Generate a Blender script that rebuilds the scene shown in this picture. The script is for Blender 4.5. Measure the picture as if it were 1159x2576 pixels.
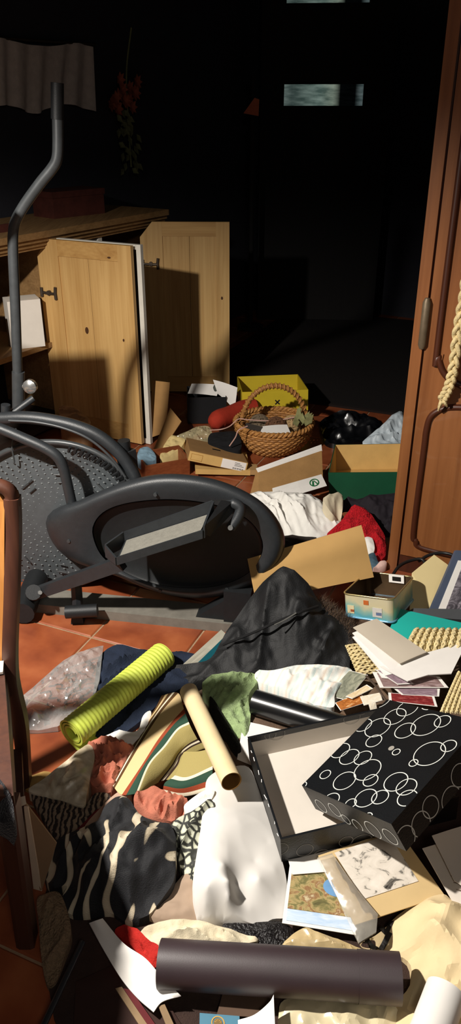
import bpy, bmesh, math, random
import numpy as np
from mathutils import Vector, Matrix, noise, Euler, geometry

for o in list(bpy.data.objects): bpy.data.objects.remove(o)
S = bpy.context.scene
COL = S.collection
random.seed(7)

# ------------------------------------------------------------------ camera, world, lamp, exposure
FW, FH, FPX, PITCH, CAMH = 1159, 2576, 1936.0, math.radians(27.7), 1.55
cd = bpy.data.cameras.new('camera'); co = bpy.data.objects.new('camera', cd); COL.objects.link(co)
co.location = (0, 0, CAMH); co.rotation_euler = (math.pi/2 - PITCH, 0, 0)
cd.sensor_fit = 'VERTICAL'; cd.sensor_height = 36.0; cd.lens = 36.0*FPX/FH; cd.clip_start = .02; cd.clip_end = 60
S.camera = co

w = bpy.data.worlds.new('world'); S.world = w; w.use_nodes = True
bgn = w.node_tree.nodes['Background']; bgn.inputs[0].default_value = (.72, .72, .78, 1); bgn.inputs[1].default_value = .036

LAMP = Vector((-1.17, 1.07, 1.92))
ld = bpy.data.lights.new('pendant_lamp', 'SPOT'); lo = bpy.data.objects.new('pendant_lamp', ld); COL.objects.link(lo)
lo.location = LAMP; ld.energy = 300; ld.color = (1, .94, .86); ld.spot_size = math.radians(164); ld.spot_blend = .36
ld.shadow_soft_size = .035
# weak fill lamp added behind the camera to lift the foreground shadows
l2 = bpy.data.lights.new('fill_lamp', 'AREA'); o2 = bpy.data.objects.new('fill_lamp', l2); COL.objects.link(o2)
o2.location = (.35, -.75, 2.45); o2.rotation_euler = (math.radians(35), 0, 0); l2.shape = 'DISK'; l2.size = .45; l2.energy = 7; l2.color = (1, .92, .82)

S.view_settings.view_transform = 'Standard'; S.view_settings.look = 'None'
S.view_settings.exposure = 0.18; S.view_settings.gamma = 1.0; S.view_settings.use_curve_mapping = False

# ------------------------------------------------------------------ measuring helpers
FWD = Vector((0, math.cos(PITCH), -math.sin(PITCH))); UPV = Vector((0, math.sin(PITCH), math.cos(PITCH))); CAM = Vector((0, 0, CAMH))
def ray(x, y): return Vector(((x-FW/2)/FPX, 0, 0)) + UPV*((FH/2-y)/FPX) + FWD
def g(x, y, z):
    r = ray(x, y); return CAM + r*((z-CAMH)/r.z)
def d(x, y, Y):
    r = ray(x, y); return CAM + r*(Y/r.y)
class Pl:                                    # a vertical plane through p with horizontal direction u; n points to the camera side
    def __init__(s, p, u):
        s.p = Vector(p); s.u = Vector((u[0], u[1], 0)).normalized(); s.n = Vector((s.u.y, -s.u.x, 0))
        if s.n.dot(CAM - s.p) < 0: s.n = -s.n
    def px(s, x, y, off=0):
        r = ray(x, y); q = s.p + s.n*off
        return CAM + r*((q-CAM).dot(s.n)/r.dot(s.n))
    def st(s, x, y, off=0):
        q = s.px(x, y, off); return ((q-s.p).dot(s.u), q.z)
    def at(s, a, z, off=0): return Vector((s.p.x, s.p.y, 0)) + s.u*a + s.n*off + Vector((0, 0, z))

# ------------------------------------------------------------------ materials
def lin(c):
    if isinstance(c, str):
        c = c.lstrip('#'); c = [int(c[i:i+2], 16)/255 for i in (0, 2, 4)]
        c = [v/12.92 if v <= .04045 else ((v+.055)/1.055)**2.4 for v in c]
    return (c[0], c[1], c[2], 1)
MATS = {}
class NT:
    def __init__(s, name):
        s.m = bpy.data.materials.new(name); s.m.use_nodes = True; s.t = s.m.node_tree; s.b = s.t.nodes['Principled BSDF']; s.out = s.t.nodes['Material Output']
    def n(s, ty, ins=None, **kw):
        k = s.t.nodes.new(ty)
        for a, v in kw.items(): setattr(k, a, v)
        for a, v in (ins or {}).items():
            if hasattr(v, 'is_output') or hasattr(v, 'links'): s.t.links.new(v, k.inputs[a])
            else: k.inputs[a].default_value = v
        return k
    def l(s, a, b): s.t.links.new(a, b)
    def ramp(s, fac, stops, interp='LINEAR'):
        r = s.t.nodes.new('ShaderNodeValToRGB'); r.color_ramp.interpolation = interp
        e = r.color_ramp.elements
        while len(e) < len(stops): e.new(.5)
        for i, (p, c) in enumerate(stops): e[i].position = p; e[i].color = lin(c)
        s.l(fac, r.inputs[0]); return r
    def coord(s, kind='Object', scale=(1, 1, 1), rot=(0, 0, 0)):
        tc = s.n('ShaderNodeTexCoord'); mp = s.n('ShaderNodeMapping'); s.l(tc.outputs[kind], mp.inputs[0])
        mp.inputs['Scale'].default_value = scale; mp.inputs['Rotation'].default_value = rot; return mp.outputs[0]
    def bump(s, h, st, dist=.01):
        b = s.n('ShaderNodeBump', {'Strength': st, 'Distance': dist}); s.l(h, b.inputs['Height']); s.l(b.outputs[0], s.b.inputs['Normal'])
def mat(name, c, rough=.8, var=.15, ns=25, bump=0, bs=120, spec=.35, metal=0, sheen=0, c2=None, coat=0):
    if name in MATS: return MATS[name]
    k = NT(name); v = k.coord()
    nz = k.n('ShaderNodeTexNoise', {'Scale': ns, 'Detail': 5.0, 'Roughness': .6}); k.l(v, nz.inputs['Vector'])
    a = lin(c); b2 = lin(c2) if c2 else tuple(x*(1-var) for x in a[:3]) + (1,)
    hi = tuple(min(1, x*(1+var*.5)) for x in a[:3])
    r = k.ramp(nz.outputs[0], [(.3, b2[:3]), (.7, hi)])
    k.l(r.outputs[0], k.b.inputs['Base Color'])
    k.b.inputs['Roughness'].default_value = rough; k.b.inputs['Specular IOR Level'].default_value = spec; k.b.inputs['Metallic'].default_value = metal
    if sheen: k.b.inputs['Sheen Weight'].default_value = sheen
    if coat: k.b.inputs['Coat Weight'].default_value = coat
    if bump:
        n2 = k.n('ShaderNodeTexNoise', {'Scale': bs, 'Detail': 3.0}); k.l(v, n2.inputs['Vector']); k.bump(n2.outputs[0], bump)
    MATS[name] = k.m; return k.m
def wood(name, c1, c2, rough=.5, along=2, sc=14, spec=.4, coat=0):
    if name in MATS: return MATS[name]
    k = NT(name); s = [sc]*3; s[along] = sc*.06
    v = k.coord('Object', s)
    nz = k.n('ShaderNodeTexNoise', {'Scale': 1.6, 'Detail': 8.0, 'Roughness': .65, 'Distortion': .8}); k.l(v, nz.inputs['Vector'])
    s2 = [sc*9]*3; s2[along] = sc*.25
    n2 = k.n('ShaderNodeTexNoise', {'Scale': 1.0, 'Detail': 4.0}); k.l(k.coord('Object', s2), n2.inputs['Vector'])
    mx = k.n('ShaderNodeMix', {'Factor': .35}, data_type='FLOAT'); k.l(nz.outputs[0], mx.inputs[2]); k.l(n2.outputs[0], mx.inputs[3])
    r = k.ramp(mx.outputs[0], [(.32, c2), (.62, c1)]); k.l(r.outputs[0], k.b.inputs['Base Color'])
    k.b.inputs['Roughness'].default_value = rough; k.b.inputs['Specular IOR Level'].default_value = spec; k.b.inputs['Coat Weight'].default_value = coat
    k.bump(mx.outputs[0], .15, .004); MATS[name] = k.m; return k.m
def stripes(name, stops, kind='UV', axis=0, scale=1.0, rough=.85, rot=0, distort=0, interp='CONSTANT', rep=True):
    if name in MATS: return MATS[name]
    k = NT(name); v = k.coord(kind, (scale,)*3, (0, 0, rot))
    if distort:
        nz = k.n('ShaderNodeTexNoise', {'Scale': 1.5, 'Detail': 2.0}); k.l(v, nz.inputs['Vector'])
        vm = k.n('ShaderNodeVectorMath', operation='MULTIPLY_ADD'); k.l(nz.outputs[1], vm.inputs[0]); vm.inputs[1].default_value = (distort,)*3; k.l(v, vm.inputs[2]); v = vm.outputs[0]
    sp = k.n('ShaderNodeSeparateXYZ'); k.l(v, sp.inputs[0]); f = sp.outputs[axis]
    if rep:
        fr = k.n('ShaderNodeMath', operation='FRACT'); k.l(f, fr.inputs[0]); f = fr.outputs[0]
    r = k.ramp(f, stops, interp); k.l(r.outputs[0], k.b.inputs['Base Color']); k.b.inputs['Roughness'].default_value = rough
    k.b.inputs['Specular IOR Level'].default_value = .2
    n2 = k.n('ShaderNodeTexNoise', {'Scale': 400.0}); k.l(k.coord('Object'), n2.inputs['Vector']); k.bump(n2.outputs[0], .25, .002)
    MATS[name] = k.m; return k.m
def zebra(name):
    k = NT(name); v = k.coord('UV', (1, 1, 1), (0, 0, math.radians(8)))
    wv = k.n('ShaderNodeTexWave', {'Scale': 7.0, 'Distortion': 13.0, 'Detail': 2.0, 'Detail Scale': .9, 'Detail Roughness': .45}, wave_type='BANDS'); k.l(v, wv.inputs['Vector'])
    bl = k.n('ShaderNodeTexNoise', {'Scale': 9.0, 'Detail': 1.0}); k.l(k.coord('UV'), bl.inputs['Vector'])
    mr = k.n('ShaderNodeMapRange', {'From Min': .45, 'From Max': .62, 'To Min': 0.0, 'To Max': .5}); k.l(bl.outputs[0], mr.inputs[0])
    sb2 = k.n('ShaderNodeMath', operation='SUBTRACT'); k.l(wv.outputs[1], sb2.inputs[0]); k.l(mr.outputs[0], sb2.inputs[1])
    r = k.ramp(sb2.outputs[0], [(0, '#0b0c11'), (.60, '#0d0d12'), (.68, '#b8aa90'), (1, '#cfc3ab')]); k.l(r.outputs[0], k.b.inputs['Base Color'])
    k.b.inputs['Roughness'].default_value = .75; k.b.inputs['Sheen Weight'].default_value = .03
    n2 = k.n('ShaderNodeTexNoise', {'Scale': 260.0}); k.l(k.coord('Object', (1, 4, 1)), n2.inputs['Vector']); k.bump(n2.outputs[0], .5, .003); return k.m
def snake(name):
    k = NT(name); v = k.coord('UV')
    vo = k.n('ShaderNodeTexVoronoi', {'Scale': 58.0, 'Randomness': .95}, feature='DISTANCE_TO_EDGE'); k.l(v, vo.inputs['Vector'])
    nz = k.n('ShaderNodeTexNoise', {'Scale': 45.0}); k.l(v, nz.inputs['Vector'])
    r = k.ramp(vo.outputs[0], [(0, '#23241f'), (.10, '#2c2d27'), (.17, '#b9bba6'), (.6, '#d7d8c6')]); k.l(r.outputs[0], k.b.inputs['Base Color'])
    k.b.inputs['Roughness'].default_value = .7; return k.m
def plastic(name, alpha=.45, tint='#e8e6e2', rough=.12):
    if name in MATS: return MATS[name]
    k = NT(name); k.t.nodes.remove(k.b)
    tr = k.n('ShaderNodeBsdfTransparent'); tr.inputs[0].default_value = (.93, .93, .93, 1)
    df = k.n('ShaderNodeBsdfDiffuse'); df.inputs[0].default_value = lin(tint)
    gl = k.n('ShaderNodeBsdfGlossy'); gl.inputs['Roughness'].default_value = rough; gl.inputs[0].default_value = (.9, .9, .9, 1)
    nz = k.n('ShaderNodeTexNoise', {'Scale': 22.0, 'Detail': 4.0}); k.l(k.coord(), nz.inputs['Vector'])
    mr = k.n('ShaderNodeMapRange', {'From Min': .3, 'From Max': .7, 'To Min': alpha*.75, 'To Max': min(1, alpha*1.15)}); k.l(nz.outputs[0], mr.inputs[0])
    m1 = k.n('ShaderNodeMixShader'); k.l(mr.outputs[0], m1.inputs[0]); k.l(tr.outputs[0], m1.inputs[1]); k.l(df.outputs[0], m1.inputs[2])
    fr = k.n('ShaderNodeFresnel', {'IOR': 1.45}); ad = k.n('ShaderNodeMath', operation='ADD'); k.l(fr.outputs[0], ad.inputs[0]); ad.inputs[1].default_value = .06
    m2 = k.n('ShaderNodeMixShader'); k.l(ad.outputs[0], m2.inputs[0]); k.l(m1.outputs[0], m2.inputs[1]); k.l(gl.outputs[0], m2.inputs[2])
    k.l(m2.outputs[0], k.out.inputs[0]); MATS[name] = k.m; return k.m
def picture(name, stops, sc=6, detail=6, dist=1.0, rough=.35):
    if name in MATS: return MATS[name]
    k = NT(name); nz = k.n('ShaderNodeTexNoise', {'Scale': sc, 'Detail': detail, 'Distortion': dist, 'Roughness': .6}); k.l(k.coord('UV'), nz.inputs['Vector'])
    r = k.ramp(nz.outputs[0], stops); k.l(r.outputs[0], k.b.inputs['Base Color']); k.b.inputs['Roughness'].default_value = rough; MATS[name] = k.m; return k.m

# ------------------------------------------------------------------ object helpers
def tag(o, label=None, cat=None, group=None, kind=None):
    if label: o['label'] = label
    if cat: o['category'] = cat
    if group: o['group'] = group
    if kind: o['kind'] = kind
    return o
def origin_of(p):
    v = Vector((0, 0, 0))
    while p is not None: v += p.location; p = p.parent
    return v
def thing(name, label, cat, loc, group=None):
    e = bpy.data.objects.new(name, None); COL.objects.link(e); e.location = loc; e.empty_display_size = .05
    return tag(e, label, cat, group)
def mesh(name, vs, fs, m, parent=None, smooth=False, uv=None, midx=None):
    vs = [Vector(v) for v in vs]
    if parent is None:
        lo_ = Vector([min(v[i] for v in vs) for i in range(3)]); hi_ = Vector([max(v[i] for v in vs) for i in range(3)])
        org = Vector(((lo_.x+hi_.x)/2, (lo_.y+hi_.y)/2, lo_.z)); base = org
    else:
        base = origin_of(parent); org = None
    me = bpy.data.meshes.new(name); me.from_pydata([v-base for v in vs], [], fs)
    for k in (m if isinstance(m, (list, tuple)) else [m]): me.materials.append(k)
    if midx: me.polygons.foreach_set('material_index', midx)
    if smooth: me.polygons.foreach_set('use_smooth', [True]*len(me.polygons))
    if uv is not None:
        l = me.uv_layers.new(name='UVMap')
        idx = np.zeros(len(me.loops), dtype=np.int32); me.loops.foreach_get('vertex_index', idx)
        l.data.foreach_set('uv', np.array(uv, dtype=np.float32)[idx].ravel())
    me.update()
    bm = bmesh.new(); bm.from_mesh(me); bmesh.ops.recalc_face_normals(bm, faces=bm.faces); bm.to_mesh(me); bm.free()
    if smooth: me.set_sharp_from_angle(angle=math.radians(55 if smooth is True else smooth))
    o = bpy.data.objects.new(name, me); COL.objects.link(o)
    if parent is None: o.location = org
    else: o.parent = parent
    return o
class MB:
    def __init__(s): s.v = []; s.f = []; s.mi = []
    def add(s, vs, fs, mi=0):
        n = len(s.v); s.v += [Vector(v) for v in vs]; s.f += [tuple(i+n for i in f) for f in fs]; s.mi += [mi]*len(fs); return s
    def hexa(s, c, mi=0):                     # 8 corners: bottom 4 then top 4
        return s.add(c, [(3, 2, 1, 0), (4, 5, 6, 7), (0, 1, 5, 4), (1, 2, 6, 5), (2, 3, 7, 6), (3, 0, 4, 7)], mi)
    def box(s, lo_, hi_, M=None, mi=0):
        x0, y0, z0 = lo_; x1, y1, z1 = hi_
        c = [Vector(p) for p in ((x0, y0, z0), (x1, y0, z0), (x1, y1, z0), (x0, y1, z0), (x0, y0, z1), (x1, y0, z1), (x1, y1, z1), (x0, y1, z1))]
        if M is not None: c = [M @ p for p in c]
        return s.hexa(c, mi)
    def tube(s, pts, r, n=12, cap=True, mi=0, flat=1.0):
        pts = [Vector(p) for p in pts]; rs = r if isinstance(r, (list, tuple)) else [r]*len(pts); rings = []
        t0 = (pts[1]-pts[0]).normalized(); ref = Vector((0, 0, 1)) if abs(t0.z) < .9 else Vector((1, 0, 0))
        a = t0.cross(ref).normalized()
        for i, p in enumerate(pts):
            t = (pts[min(i+1, len(pts)-1)]-pts[max(i-1, 0)]).normalized()
            a = (a - t*a.dot(t)).normalized(); b = t.cross(a)
            rings.append([p + (a*math.cos(q)*rs[i] + b*math.sin(q)*rs[i]*flat) for q in (2*math.pi*j/n for j in range(n))])
        vs = [v for rg in rings for v in rg]; fs = []
        for i in range(len(rings)-1):
            for j in range(n): fs.append((i*n+j, i*n+(j+1) % n, (i+1)*n+(j+1) % n, (i+1)*n+j))
        if cap: fs.append(tuple(range(n))[::-1]); fs.append(tuple((len(rings)-1)*n+j for j in range(n)))
        return s.add(vs, fs, mi)
    def build(s, name, m, parent=None, smooth=False, uv=None):
        return mesh(name, s.v, s.f, m, parent, smooth, uv, s.mi if isinstance(m, (list, tuple)) else None)
def cr(p0, p1, p2, p3, t):
    return .5*((2*p1)+(p2-p0)*t+(2*p0-5*p1+4*p2-p3)*t*t+(3*p1-p0-3*p2+p3)*t**3)
def spline(pts, sub=6, closed=False):
    pts = [Vector(p) for p in pts]; n = len(pts); out = []
    if closed:
        for i in range(n):
            for j in range(sub): out.append(cr(pts[i-1], pts[i], pts[(i+1) % n], pts[(i+2) % n], j/sub))
    else:
        for i in range(n-1):
            p0 = pts[i-1] if i else pts[0]*2-pts[1]; p3 = pts[i+2] if i+2 < n else pts[-1]*2-pts[-2]
            for j in range(sub): out.append(cr(p0, pts[i], pts[i+1], p3, j/sub))
        out.append(pts[-1])
    return out
def prism(pts, nvec, th):                     # outline (front face) extruded by -nvec*th
    n = len(pts); vs = list(pts) + [p - nvec*th for p in pts]
    return vs, [tuple(range(n)), tuple(range(2*n-1, n-1, -1))] + [(i, i+n, (i+1) % n + n, (i+1) % n) for i in range(n)]
def rbf(ctrl, pts):
    c = np.array([[p.x, p.y] for p in ctrl]); z = np.array([p.z for p in ctrl]); n = len(c)
    D = np.hypot(c[:, None, 0]-c[None, :, 0], c[:, None, 1]-c[None, :, 1])
    A = np.zeros((n+1, n+1)); A[:n, :n] = D + np.eye(n)*1e-4; A[:n, n] = 1; A[n, :n] = 1
    sol = np.linalg.lstsq(A, np.append(z, 0), rcond=None)[0]
    q = np.array(pts); E_ = np.hypot(q[:, None, 0]-c[None, :, 0], q[:, None, 1]-c[None, :, 1])
    return E_ @ sol[:n] + sol[n]
def inside_many(q, poly):
    x, y = q[:, 0], q[:, 1]; ins = np.zeros(len(q), bool); n = len(poly); j = n-1
    for i in range(n):
        xi, yi = poly[i]; xj, yj = poly[j]
        c = ((yi > y) != (yj > y)) & (x < (xj-xi)*(y-yi)/((yj-yi) or 1e-12)+xi); ins ^= c; j = i
    return ins
def dist_many(q, poly):
    dm = np.full(len(q), 1e9); n = len(poly)
    for i in range(n):
        a = np.array(poly[i]); b = np.array(poly[(i+1) % n]); ab = b-a; L = ab@ab or 1e-12
        t = np.clip(((q-a)@ab)/L, 0, 1); dm = np.minimum(dm, np.hypot(*(q-a-t[:, None]*ab).T))
    return dm
def drape(name, label, cat, outline, m, peaks=(), amp=.012, freq=16, ang=0, stretch=3, puff=.012, pr=.03, res=None, drop=.05, group=None, parent=None, seed=0, smooth=True, sharp=2.0, sub=4, crease=0, kind=None, edge=.12, fine=.25, facet=0):
    """a crumpled cloth, paper or bag: outline and peaks are (pixel x, pixel y, height above floor) or vectors"""
    P = [p if isinstance(p, Vector) else g(*p) for p in outline]; K = [p if isinstance(p, Vector) else g(*p) for p in peaks]
    O = spline(P, sub, True) if smooth else [a.lerp(b, j/sub) for a, b in zip(P, P[1:]+P[:1]) for j in range(sub)]
    poly = [(p.x, p.y) for p in O]; arr = np.array(poly)
    if res is None:
        e = (arr.max(0)-arr.min(0)); res = max(.005, math.sqrt(e[0]*e[1])/42)
    x0, y0 = arr.min(0); x1, y1 = arr.max(0)
    X, Yv = np.meshgrid(np.arange(x0+res/2, x1, res), np.arange(y0+res/2, y1, res*.9)); X = X + (np.arange(X.shape[0]) % 2)[:, None]*res*.5
    q = np.column_stack([X.ravel(), Yv.ravel()]); q = q[inside_many(q, poly)]
    if len(q): q = q[dist_many(q, poly) > res*.45]
    no = len(O); allv = [Vector(p) for p in poly] + [Vector(p) for p in q]
    vo, _, fo, ov, _, _ = geometry.delaunay_2d_cdt(allv, [(i, (i+1) % no) for i in range(no)], [list(range(no))], 1, 1e-7)
    pts = np.array([(v.x, v.y) for v in vo]); z = rbf(P+K, pts); dd = dist_many(pts, poly)
    ca, sa = math.cos(math.radians(ang)), math.sin(math.radians(ang)); vs = []
    for i, (x, y) in enumerate(pts):
        e = 1-math.exp(-dd[i]/pr)
        a = (x*ca+y*sa)*freq/stretch; b = (-x*sa+y*ca)*freq
        wv = noise.noise(Vector((a*.8+seed*7.3, b*.35, seed))) * 1.1
        f = 0
        if amp:
            f = (1-abs(noise.noise(Vector((a, b+wv, seed*3.1)))*2))**sharp*1.0 + .45*(1-abs(noise.noise(Vector((a*2.1+5, b*2.0+wv*2, seed*3.1+9)))*2)) - .7
            f += fine*noise.noise(Vector((x*freq*3.5, y*freq*3.5, seed)))
        if crease:
            f -= crease*2.4*(abs(noise.noise(Vector((x*freq*.9, y*freq*.9, seed+4))))+.6*abs(noise.noise(Vector((x*freq*2.1, y*freq*2.1, seed+8))))-.35)
        vs.append(Vector((x, y, max(.002, z[i]+puff*e+amp*f*(edge+(1-edge)*e)))))
    faces = [tuple(f) for f in fo]
    # keep only faces whose centre lies inside
    if faces:
        cen = np.array([np.mean([pts[i] for i in f], axis=0) for f in faces]); k = inside_many(cen, poly); faces = [f for f, kk in zip(faces, k) if kk]
    used = {}
    for f in faces:
        for a, b in zip(f, f[1:]+f[:1]): used[(a, b)] = 1
    bnd = [(a, b) for (a, b) in used if (b, a) not in used]
    uv = [(v.x, v.y) for v in vs]; low = {}
    for a, b in bnd:
        for i in (a, b):
            if i not in low:
                low[i] = len(vs); p = vs[i]; vs.append(Vector((p.x, p.y, max(.001, p.z-drop)))); uv.append(uv[i])
        faces.append((b, a, low[a], low[b]))
    o = mesh(name, vs, faces, m, parent, facet or True, uv)
    return tag(o, label, cat, group, kind)
def sheet(name, label, cat, c, m, th=.0015, bend=0.0, n=8, parent=None, group=None, wob=0, seed=1):
    """a flat or slightly bent sheet with four corners (in order) and real thickness"""
    P = [p if isinstance(p, Vector) else g(*p) for p in c]
    nv = (P[1]-P[0]).cross(P[3]-P[0]).normalized()
    if nv.dot(CAM-P[0]) < 0: nv = -nv
    vs = []; uv = []
    for j in range(n+1):
        for i in range(n+1):
            u, v = i/n, j/n
            p = P[0]*(1-u)*(1-v)+P[1]*u*(1-v)+P[2]*u*v+P[3]*(1-u)*v
            p = p + nv*(bend*math.sin(math.pi*u)*(1-.3*v) + wob*noise.noise(Vector((u*2.2, v*2.2, seed))))
            vs.append(p); uv.append((u, v))
    N = (n+1)**2; vs += [p-nv*th for p in vs]; uv += uv; fs = []
    ix = lambda i, j: j*(n+1)+i
    for j in range(n):
        for i in range(n):
            fs.append((ix(i, j), ix(i+1, j), ix(i+1, j+1), ix(i, j+1))); fs.append((N+ix(i, j+1), N+ix(i+1, j+1), N+ix(i+1, j), N+ix(i, j)))
    bd = [ix(i, 0) for i in range(n)]+[ix(n, j) for j in range(n)]+[ix(n-i, n) for i in range(n)]+[ix(0, n-j) for j in range(n)]
    for a, b in zip(bd, bd[1:]+bd[:1]): fs.append((b, a, N+a, N+b))
    o = mesh(name, vs, fs, m, parent, bool(bend or wob), uv)
    return tag(o, label, cat, group)
def on_sheet(c, uvs, lift=.0008):             # points on a sheet's bilinear patch
    P = [p if isinstance(p, Vector) else g(*p) for p in c]
    nv = (P[1]-P[0]).cross(P[3]-P[0]).normalized()
    if nv.dot(CAM-P[0]) < 0: nv = -nv
    return [P[0]*(1-u)*(1-v)+P[1]*u*(1-v)+P[2]*u*v+P[3]*(1-u)*v + nv*lift for u, v in uvs]
def loft(name, label, cat, rows, m, sub=5, parent=None, group=None, th=.002, us=None):
    R = [[p if isinstance(p, Vector) else g(*p) for p in r] for r in rows]
    R = [spline(r, sub) for r in R]; cols = [spline([r[i] for r in R], sub) for i in range(len(R[0]))]
    nu = len(cols[0]); nv_ = len(cols); vs = [p for c in cols for p in c]
    us = us or [i/(len(rows)-1) for i in range(len(rows))]
    uu = [us[i]+(us[i+1]-us[i])*j/sub for i in range(len(us)-1) for j in range(sub)] + [us[-1]]
    uv = [(uu[i], j/(nv_-1)) for j in range(nv_) for i in range(nu)]
    N = len(vs); vs += [p-Vector((0, 0, th)) for p in vs]; uv += uv; fs = []
    for j in range(nv_-1):
        for i in range(nu-1):
            a = j*nu+i; fs.append((a, a+1, a+nu+1, a+nu)); fs.append((N+a+nu, N+a+nu+1, N+a+1, N+a))
    bd = list(range(nu-1))+[j*nu+nu-1 for j in range(nv_-1)]+[(nv_-1)*nu+nu-1-i for i in range(nu-1)]+[(nv_-1-j)*nu for j in range(nv_-1)]
    for a, b in zip(bd, bd[1:]+bd[:1]): fs.append((b, a, N+a, N+b))
    return tag(mesh(name, vs, fs, m, parent, True, uv), label, cat, group)
def pose(rot, t):
    return Matrix.Translation(t) @ Matrix.Rotation(rot[2], 4, 'Z') @ Matrix(((1, 0, 0, 0), (0, 1, 0, 0), (0, 0, 1, 0), (0, 0, 0, 1))) @ (Matrix.Rotation(math.hypot(rot[0], rot[1]), 4, Vector((rot[0], rot[1], 0))) if math.hypot(rot[0], rot[1]) > 1e-6 else Matrix.Identity(4))
def open_box(root, dims, M, mo, mi_, th=.003, flip=False):
    """five boards; outside and inside materials. flip: closed side up"""
    X, Y_, Z_ = dims[0]/2, dims[1]/2, dims[2]; out = {}
    def board(nm, lo_, hi_, inner):
        b = MB(); b.box(lo_, hi_, M); mis = [0]*6; mis[inner] = 1; b.mi = mis
        return b.build(nm, [mo, mi_], root)
    out['base'] = board('base_panel' if not flip else 'top_panel', (-X, -Y_, Z_-th if flip else 0), (X, Y_, Z_ if flip else th), 0 if flip else 1)
    a, b = (0, Z_-th) if flip else (th, Z_)
    out['front'] = board('side_wall', (-X, -Y_, a), (X, -Y_+th, b), 4)
    out['back'] = board('side_wall', (-X, Y_-th, a), (X, Y_, b), 2)
    out['left'] = board('side_wall', (-X, -Y_+th, a), (-X+th, Y_-th, b), 3)
    out['right'] = board('side_wall', (X-th, -Y_+th, a), (X, Y_-th, b), 5)
    return out
def hollow_tube(name, label, cat, a, b, r, m_out, m_in, th=.002, n=40, group=None, parent=None, cap_a=False, seg=10):
    a, b = Vector(a), Vector(b); t = (b-a).normalized(); x = t.cross(Vector((0, 0, 1))).normalized(); y = t.cross(x)
    vs = []; fs = []; mi = []
    for rr in (r, r-th):
        for k in range(seg+1):
            for j in range(n): q = 2*math.pi*j/n; vs.append(a.lerp(b, k/seg)+(x*math.cos(q)+y*math.sin(q))*rr)
    N = (seg+1)*n
    for k in range(seg):
        for j in range(n):
            p = k*n+j; p2 = k*n+(j+1) % n; fs.append((p, p2, p2+n, p+n)); mi.append(0); fs.append((N+p, N+p+n, N+p2+n, N+p2)); mi.append(1)
    for j in range(n):
        j2 = (j+1) % n; fs.append((j, N+j, N+j2, j2)); mi.append(1); e = seg*n; fs.append((e+j, e+j2, N+e+j2, N+e+j)); mi.append(1)
    if cap_a: fs.append(tuple(N+j+n for j in range(n))); mi.append(0)
    return tag(mesh(name, vs, fs, [m_out, m_in], parent, True, None, mi), label, cat, group)

# ------------------------------------------------------------------ the room
U1 = Vector((math.cos(math.radians(65)), math.sin(math.radians(65)), 0)); U2 = Vector((math.cos(math.radians(-24)), math.sin(math.radians(-24)), 0))
grout = mat('grout', '#a08468', .95, .2, 60, .3)
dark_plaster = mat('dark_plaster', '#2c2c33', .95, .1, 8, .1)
def terracotta():
    k = NT('terracotta_tile'); oi = k.n('ShaderNodeObjectInfo'); nz = k.n('ShaderNodeTexNoise', {'Scale': 9.0, 'Detail': 6.0}); 
    va = k.n('ShaderNodeVectorMath', operation='ADD'); k.l(k.coord(), va.inputs[0]); k.l(oi.outputs['Location'], va.inputs[1]); k.l(va.outputs[0], nz.inputs['Vector'])
    r = k.ramp(nz.outputs[0], [(.3, '#7a3b22'), (.5, '#8f4a2b'), (.7, '#a05a36')])
    hs = k.n('ShaderNodeHueSaturation'); k.l(r.outputs[0], hs.inputs['Color']); mr = k.n('ShaderNodeMapRange', {'To Min': .85, 'To Max': 1.12}); k.l(oi.outputs['Random'], mr.inputs[0]); k.l(mr.outputs[0], hs.inputs['Value'])
    k.l(hs.outputs[0], k.b.inputs['Base Color']); k.b.inputs['Roughness'].default_value = .38; k.bump(nz.outputs[0], .08, .004); return k.m
TERRA = terracotta()
fl = MB().box((-5, -1.5, -.05), (5, 9.5, -.004)).build('floor', grout); tag(fl, kind='structure')
TS = .3273; t_org = g(228, 1602, 0); u1 = Vector((math.cos(math.radians(67)), math.sin(math.radians(67)), 0)); u2 = Vector((u1.y, -u1.x, 0))
t_org = t_org + u2*((g(262, 1568, 0)-t_org).dot(u2))
h = TS/2-.003; bm_ = MB()
c0 = [(-h, -h), (h, -h), (h, h), (-h, h)]; i_ = h-.004
vs = [Vector((a, b, -.012)) for a, b in c0] + [Vector((a, b, -.003)) for a, b in c0] + [Vector((a*i_/h, b*i_/h, 0)) for a, b in c0]
fs = [(8, 9, 10, 11)] + [(k, (k+1) % 4, 4+(k+1) % 4, 4+k) for k in range(4)] + [(4+k, 4+(k+1) % 4, 8+(k+1) % 4, 8+k) for k in range(4)]
tile_me = bpy.data.meshes.new('tile'); tile_me.from_pydata(vs, [], fs); tile_me.materials.append(TERRA)
cnt = 0
for i in range(-14, 24):
    for j in range(-20, 20):
        c = t_org + u1*(TS*(i+.5)) + u2*(TS*(j+.5))
        if c.y < .35 or c.y > 6.6: continue
        if abs(c.x) > .33*(c.y*.885+.72)+.45: continue
        if cnt >= 298: continue
        o = bpy.data.objects.new('tile', tile_me); COL.objects.link(o); o.location = c - fl.location + Vector((0, 0, 0)); o.rotation_euler.z = math.radians(67-90); o.parent = fl; cnt += 1

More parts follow.
